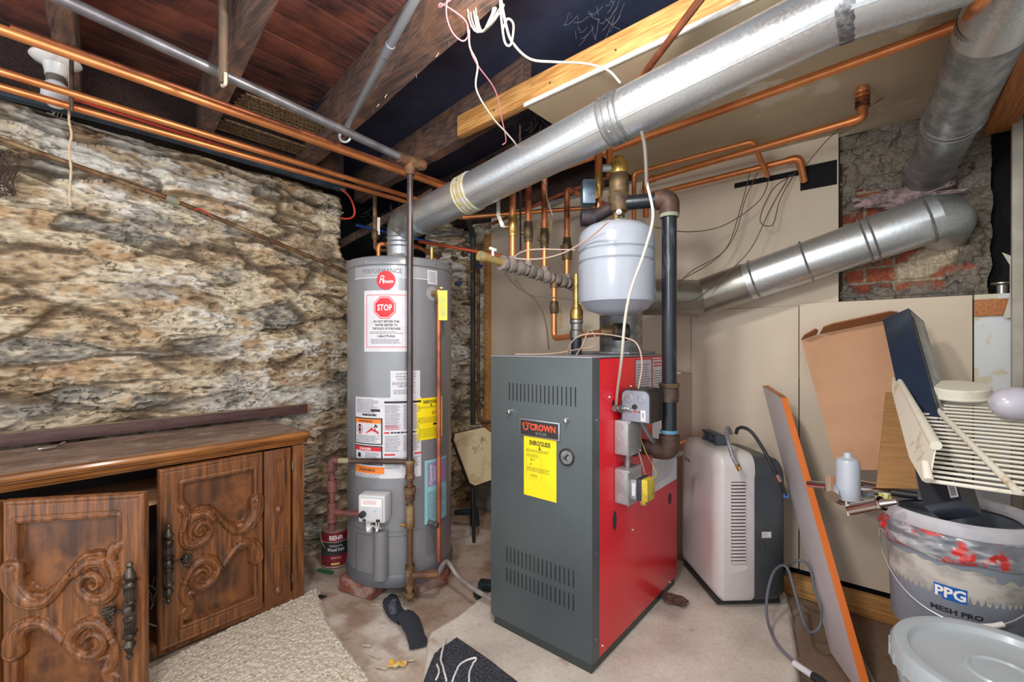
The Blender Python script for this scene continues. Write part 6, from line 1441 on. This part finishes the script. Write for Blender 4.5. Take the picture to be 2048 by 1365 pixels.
for k in range(14): mb.patch(lambda a, l: S3(a, l) - fz * .0005, wx - .019, wx - .007, .018 + k * .0034, .0195 + k * .0034 + (.0008 if k % 3 else 0))
mb.build('barcode', pkm, nb, label='white barcode label')
# ---- wire shelf, leaning forward
wire = M('wire_coated', (226, 222, 206), .42, c2=(188, 164, 116), sc=12, fac=(.6, .72), coat=.2)
G0 = U(1815, 778, t=1.56); G1 = U(1858, 962, t=1.13); Ex = V((1, 0, 0))
Gd = (G1 - G0); XE = XR - .012
ws_ = thing('wire_shelf', G1, 'white coated wire shelf full of rust spots tilted over the buckets', 'shelf')
n = 25
for k in range(n):
    a = G0 + Gd * (k / (n - 1)); MB().tube([a, V((XE, a.y - .0, a.z))], .0036 if k < n - 1 else .005, 8).build('wire', wire, ws_)
MB().tube([G0, G1], .005, 8).tube([V((XE, G0.y, G0.z)), V((XE, G1.y, G1.z))], .005, 8).build('side_wire', wire, ws_)
bs = U(1836, 784, t=1.54) + UP * .006; be = U(2036, 992, t=1.00); be = V((be.x, G1.y, G1.z + .010)) if False else be + UP * .008
MB().tube([bs, be], .0075, 12).build('cross_bar', wire, ws_, label='thick diagonal cross bar')
# left side flange: flat panel with two rolled tubes
ft = lambda px, py, t: U(px, py, t=t)
fl_t = [ft(1784, 756, 1.58), ft(1797, 754, 1.57), ft(1873, 888, 1.14), ft(1868, 905, 1.13), ft(1858, 960, 1.12), ft(1844, 962, 1.13), ft(1818, 915, 1.25), ft(1784, 785, 1.56)]
MB().slab(fl_t, V((.003, .001, 0))).build('side_flange', wire, ws_, label='flat white side flange')
MB().tube([U(1797, 757, t=1.565), U(1872, 892, t=1.125)], [.007, .012], 14).tube([U(1850, 925, t=1.14), U(1857, 962, t=1.11)], [.008, .011], 14).build('rolled_edge', wire, ws_)
# lid and big bulb on the shelf
def shz(x, y): f = (y - G0.y) / Gd.y; return G0.z + Gd.z * f
nS0 = Ex.cross(Gd).normalized(); nS0 = nS0 if nS0.z > 0 else -nS0
def onshelf(px, py): d = ray(px, py); return EYE + d * ((G0 - EYE).dot(nS0) / d.dot(nS0))
c = onshelf(1916, 797)
nS = Ex.cross(Gd).normalized(); nS = nS if nS.z > 0 else -nS
off = .0
MB().lathe([(0, 0), (.078, 0), (.080, .004), (.076, .008), (.074, .030), (.070, .034), (.0, .035)], c + nS * .008, (nS * .5 + UP * .5), 40).build('round_lid', M('lid_cream', (224, 220, 204), .5, c2=(206, 196, 170), sc=8, fac=(.6, .7)), label='round cream plastic lid lying at the back of the wire shelf', cat='lid')
bc = onshelf(2028, 842) + nS * .053
ax = (RT * 1 + FW * .1).normalized()
prb = [(.0, -.062), (.018, -.058), (.034, -.045), (.044, -.022), (.047, .0), (.044, .022), (.035, .045), (.024, .062), (.018, .075), (.016, .085), (0, .086)]
lb = MB().lathe(prb, bc + ax * .0, ax, 36).build('light_bulb', M('bulb_frosted', (196, 194, 208), .25, coat=.7), label='large frosted light bulb lying on the wire shelf at the right edge', cat='bulb')
MB().lathe([(.0135, .084), (.0145, .09), (.0135, .096), (.0145, .102), (.0135, .108), (.008, .114), (0, .115)], bc, ax, 20).build('screw_cap', brass, lb)
# ---- buckets
K1 = V((.142, 1.885, .315)); RB1, RT1, HB1 = .146, .166, .36
crate_m = M('crate_black', (34, 36, 42), .5)
MB().box((.035, 1.76, .0), (.30, 2.04, .05), .004).box((.035, 1.76, .05), (.05, 2.04, .31), .003).box((.285, 1.76, .05), (.30, 2.04, .31), .003).box((.05, 1.76, .05), (.285, 1.775, .31), .003).box((.05, 2.025, .05), (.285, 2.04, .31), .003).box((.05, 1.775, .285), (.285, 2.025, .311), .003).build('crate', crate_m, label='black plastic crate under the upper grey bucket', cat='crate')
bkt = thing('bucket', K1, 'grey paint bucket with torn white label and red paint smears, below the wire shelf', 'bucket')
bk_m = M('bucket_grey', (140, 148, 160), .4, c2=(124, 132, 144), sc=3)
MB().lathe([(0, 0), (RB1, 0), (RB1 + .003, .004), (lerp(RB1, RT1, .75), .27), (lerp(RB1, RT1, .78), .28), (RT1 + .004, .281), (RT1 + .004, .287), (RT1 - .002, .288), (RT1, HB1 - .04), (RT1 - .01, HB1 - .04), (RB1 - .004, .01), (0, .01)], K1, UP, 64).build('bucket_body', bk_m, bkt)
kd = (EYE - K1); kd.z = 0; kd.normalize(); kr = V((-kd.y, kd.x, 0)); kr = kr if kr.dot(RT) > 0 else -kr
def KF(e): return lambda a, z: V((K1.x, K1.y, K1.z + z)) + (kd * math.cos(a / .158) + kr * math.sin(a / .158)) * (lerp(RB1, RT1, z / HB1) + e)
lblm = M('label_torn', (196, 192, 184), .7, c2=(150, 146, 142), sc=7, st=(1, 1, 2), fac=(.45, .6), c3=(96, 74, 58), sc3=9, fac3=(.66, .72))
mb = MB(); n = 60; top = [lerp(-.21, .17, i / n) for i in range(n + 1)]
vs = [];
for i, a in enumerate(top): vs += [KF(.0012)(a, .016 + .006 * noise.noise(V((a * 60, 1, 1)))), KF(.0012)(a, .228 + .012 * noise.noise(V((a * 40, 5, 1))) - (.02 if a > .08 else 0))]
mb.add(vs, [(2 * i, 2 * i + 2, 2 * i + 3, 2 * i + 1) for i in range(n)])
lbo = mb.build('torn_label', lblm, bkt, label='dirty torn white label')
mb = MB(); px0 = -.012; blue = M('logo_blue', (24, 96, 180), .45)
f1_, f2_ = KF(.0022), KF(.0030); sk = lambda F: (lambda x, y: F(px0 + x, .155 + y))
pts = [(-.034, .020), (.018, .020), (.034, .012), (.034, -.022), (-.010, -.022), (-.034, -.006)]
for i in range(8): mb.patch(sk(f1_), -.034 + i * .0085, -.034 + (i + 1) * .0085, -.021 + (.010 if i < 2 else 0), .019, 1, 1)
mb.mat(1).text('PPG', sk(f2_), 0, -.014, .027, wide=.95, bold=.05)
mb.build('logo', [blue, ink_white], lbo, label='blue PPG logo')
mb = MB(); mb.text('MESH PRO', lambda x, y: KF(.0022)(x, y), .0, .098, .013, wide=1.25, bold=.06); mb.build('lettering', ink, lbo, label='black lettering MESH PRO')
# white lid ring, broken, with a crumpled painted bag below it
RZ = K1.z + HB1 - .042
mb = MB().lathe([(RT1 - .008, 0), (RT1 + .010, 0), (RT1 + .013, .006), (RT1 + .011, .030), (RT1 + .004, .038), (RT1 - .006, .036), (RT1 - .010, .02), (RT1 - .03, .018), (RT1 - .03, .014), (RT1 - .008, .012)], V((K1.x, K1.y, RZ)), UP, 64)
rimo = mb.build('lid_ring', M('lid_white', (206, 206, 212), .4, c2=(190, 190, 196), sc=6), bkt, label='white lid ring')
def bagr(name, z0, z1, mt, amp, sd, label):
    vs = []; n, m = 150, 14
    for j in range(m + 1):
        for i in range(n):
            a = 2 * PI * i / n; z = lerp(z0, z1, j / m) + .01 * noise.noise(V((math.cos(a) * 2, math.sin(a) * 2, sd)))
            r = RT1 + .006 + amp * (.6 + noise.noise(V((math.cos(a) * 6, math.sin(a) * 6, z * 60 + sd)))) * math.sin(PI * j / m) ** .5
            vs.append(V((K1.x + math.cos(a) * r, K1.y + math.sin(a) * r, K1.z + z)))
    mb = MB(); mb.add(vs, [(j * n + i, j * n + (i + 1) % n, (j + 1) * n + (i + 1) % n, (j + 1) * n + i) for j in range(m) for i in range(n)])
    return mb.build(name, mt, bkt, label=label, smooth=60)
bagr('crumpled_bag', .245, HB1 - .040, M('bag_painted', (120, 124, 132), .3, c2=(178, 180, 184), sc=9, st=(1, 1, 4), fac=(.5, .6), c3=(204, 44, 40), sc3=22, fac3=(.52, .58), coat=.5), .012, 2.0, 'crumpled plastic bag with red paint smears')
P = []
for k in range(25):
    a = lerp(-1.5, 1.35, k / 24); P.append(V((K1.x, K1.y, K1.z)) + (kd * math.cos(a) + kr * math.sin(a)) * (RT1 + .012) + UP * (.275 - .185 * max(0, math.cos(a)) ** .9))
hb = MB().tube(P, .0018, 8).build('wire_handle', galv, bkt); MB().tube(P[12:18], .0065, 10).build('handle_grip', white, hb, label='white plastic grip')
# front bucket with lid
K2 = V((.172, 1.375, 0)); R2 = .165
bk2 = thing('bucket', K2, 'pale grey lidded bucket in the lower right corner, nearest the camera', 'bucket')
pale = M('bucket_pale', (172, 182, 188), .32, c2=(162, 172, 178), sc=3, coat=.2)
MB().lathe([(0, 0), (R2 - .018, 0), (R2 - .001, .40), (R2 + .002, .405), (R2 + .002, .425), (R2, .43), (R2, .45), (R2 - .01, .455), (0, .455)], K2, UP, 64).build('bucket_body', pale, bk2)
lid2 = MB().lathe([(R2 + .012, .440), (R2 + .016, .445), (R2 + .014, .478), (R2 + .008, .487), (R2 - .006, .489), (R2 - .016, .486), (R2 - .022, .474), (R2 - .030, .470), (.060, .470), (.056, .474), (.050, .474), (.046, .470), (.0, .470)], K2, UP, 72).build('lid', pale, bk2, label='pale grey snap-on lid')
mb = MB()
for k in range(30):
    a = 2 * PI * k / 30 + .1; d = V((math.cos(a), math.sin(a), 0)); mb.obox(K2 + d * (R2 + .0155) + UP * .455, d * .0018, V((-d.y, d.x, 0)) * .0022, UP * .012)
mb.build('rim_ribs', pale, lid2)
# ---- chrome bath fittings resting on the bucket
crm = chrome
w1 = thing('chrome_fitting', U(1663, 985, t=1.52), 'chrome wall bracket with a round post sticking out under the white bottle', 'fitting')
MB().tube([U(1617, 968, t=1.60), U(1655, 972, t=1.54)], .0115, 20).build('bar', crm, w1)
a, b = U(1662, 962, t=1.57), U(1664, 994, t=1.47); MB().tube([a, b], .0195, 28).build('post', crm, w1)
MB().obox(U(1700, 1004, t=1.50), RT * .05, FW * .03, UP * .002).build('plate', crm, w1)
MB().tube([U(1672, 975, t=1.53), U(1800, 985, t=1.46)], .010, 16).build('bar', crm, w1)
w2 = thing('chrome_fitting', U(1735, 1010, t=1.38), 'thick chrome tube resting on the rim of the upper bucket', 'fitting')
a, b = U(1700, 1020, t=1.42), U(1762, 1008, t=1.34); MB().tube([a, b], .017, 26).build('tube', crm, w2)
ring(b, b - a, .021, .008, crm, w2, 'collar'); MB().tube([b, U(1795, 1004, t=1.31)], [.014, .008], 16).build('tip', crm, w2)
MB().tube([U(1728, 1026, t=1.39), U(1768, 1018, t=1.34)], .004, 10).build('thin_rod', crm, w2)
MB().tube([U(1716, 968, t=1.58), U(1757, 975, t=1.52)], .013, 20).tube([U(1722, 990, t=1.55), U(1790, 990, t=1.46)], .009, 16).build('chrome_tube', crm, label='pair of short chrome tubes behind the white bottle', cat='tube')
p = U(1732, 982, t=1.50); MB().lathe([(.010, -.003), (.022, -.003), (.024, 0), (.022, .003), (.010, .003), (.010, -.003)], p, (EYE - p).normalized() + UP * .6, 28).build('rubber_washer', M('washer_grey', (96, 104, 116), .4), label='flat dark grey washer beside the white bottle', cat='washer')
p = U(1800, 995, t=1.45); MB().tube([U(1782, 985, t=1.42), U(1835, 992, t=1.38)], .012, 14).build('black_wrapping', black, label='black plastic wrapping lying on the bucket behind the chrome tube', cat='wrapping')
p = U(1768, 995, t=1.43); mb = MB(); mb.patch(lambda a, b: p + RT * a + UP * b + FW * .02 * noise.noise(V((a * 70, b * 70, 1))), -.02, .02, -.012, .014, 6, 5); mb.build('yellow_tag', M('tag_yellow_bright', (230, 222, 70), .5, c2=(220, 220, 216), sc=40), label='crumpled yellow and white paper tag between the chrome pieces', cat='tag')
MB().tube([U(1692, 1004, t=1.46), U(1697, 1032, t=1.45)], .003, 8).build('cotton_stick', M('stick_cream', (214, 204, 184), .6), label='thin cream stick poking down under the chrome plate', cat='stick')
# white plastic bottle
bb = U(1697, 1000, t=1.50); hB = .148
bt = MB().lathe([(0, 0), (.030, 0), (.0335, .004), (.0335, hB - .022), (.030, hB - .014), (.014, hB - .008), (.012, hB), (.010, hB + .008), (0, hB + .009)], bb, UP + RT * -.02, 32)
cc = V((bb.x, bb.y, 0))
bt.build('plastic_bottle', M('bottle_white', (184, 192, 204), .35, coat=.3), label='translucent white plastic bottle standing on the chrome bracket', cat='bottle')
# ---- small things on the chimney side
f0 = U(2004, 566, y=2.50); MB().lathe([(0, 0), (.030, 0), (.030, -.004), (.014, -.010), (.013, -.075), (0, -.075)], f0, UP, 24).build('flanged_pipe', M('pipe_flange', (170, 164, 156), .35, .7), label='short flanged grey metal pipe standing above the timber block', cat='pipe')
pp = [U(px, py, y=2.44) for px, py in ((2004, 505), (2022, 512), (2030, 530), (2030, 636), (2006, 636), (2020, 590), (2020, 530))]
MB().slab(pp, (0, .006, 0)).build('torn_trim', M('torn_paint', (206, 204, 192), .7, c2=(186, 178, 160), sc=8), label='torn strip of white board peeling away at the right edge', cat='strip')
MB().box((.325, 2.40, .0), (.352, 2.43, 2.08), .002).build('door_post', M('post_grey', (176, 172, 160), .6, c2=(150, 146, 134), sc=6), label='greenish white upright post at the right edge beside the dark gap', cat='post')
# scraps on the floor at the lower right
a = U(1712, 1300, z=.012); b = U(1748, 1372, z=.012); MB().tube([a, b], .010, 12).build('floor_pipe', M('pipe_taupe', (176, 160, 140), .5), label='short beige pipe on the floor beside the leaning board', cat='pipe')
# drill bit / small pointed copper tip in front of the dehumidifier's left top
MB().tube([U(1358, 888, t=1.95), U(1371, 882, t=1.93)], [.006, .004], 10).build('copper_stub', copper, label='tiny copper stub between the boiler and the dehumidifier', cat='stub')
# ================================================================ camera and light
cam = bpy.data.cameras.new('camera'); co = bpy.data.objects.new('camera', cam); C.objects.link(co)
cam.sensor_width = 36; cam.lens = FPX / 2048 * 36; cam.clip_start = .02
cam.shift_y = (HZ - 682.5) / 2048
co.location = EYE; co.rotation_euler = (PI / 2, 0, YAW); bpy.context.scene.camera = co
def lamp(kind, loc, e, size, col=(1, .95, .88), rot=None):
    l = bpy.data.lights.new('lamp', kind); l.energy = e; l.color = col
    if kind == 'AREA': l.size = size
    else: l.shadow_soft_size = size
    o = bpy.data.objects.new('lamp', l); C.objects.link(o); o.location = loc
    if rot: o.rotation_euler = rot
    return o
lamp('POINT', (-.62, .72, 1.98), 32, .06, (1, .94, .88))
lamp('POINT', (-.35, -.30, 1.70), 50, .12, (1, .96, .92))
w = bpy.data.worlds.new('world'); bpy.context.scene.world = w; w.use_nodes = True
w.node_tree.nodes['Background'].inputs[0].default_value = (.9, .95, 1, 1); w.node_tree.nodes['Background'].inputs[1].default_value = 1.55
vs_ = bpy.context.scene.view_settings
vs_.view_transform = 'Standard'; vs_.look = 'None'; vs_.gamma = 1; vs_.use_curve_mapping = False; vs_.exposure = 0.3
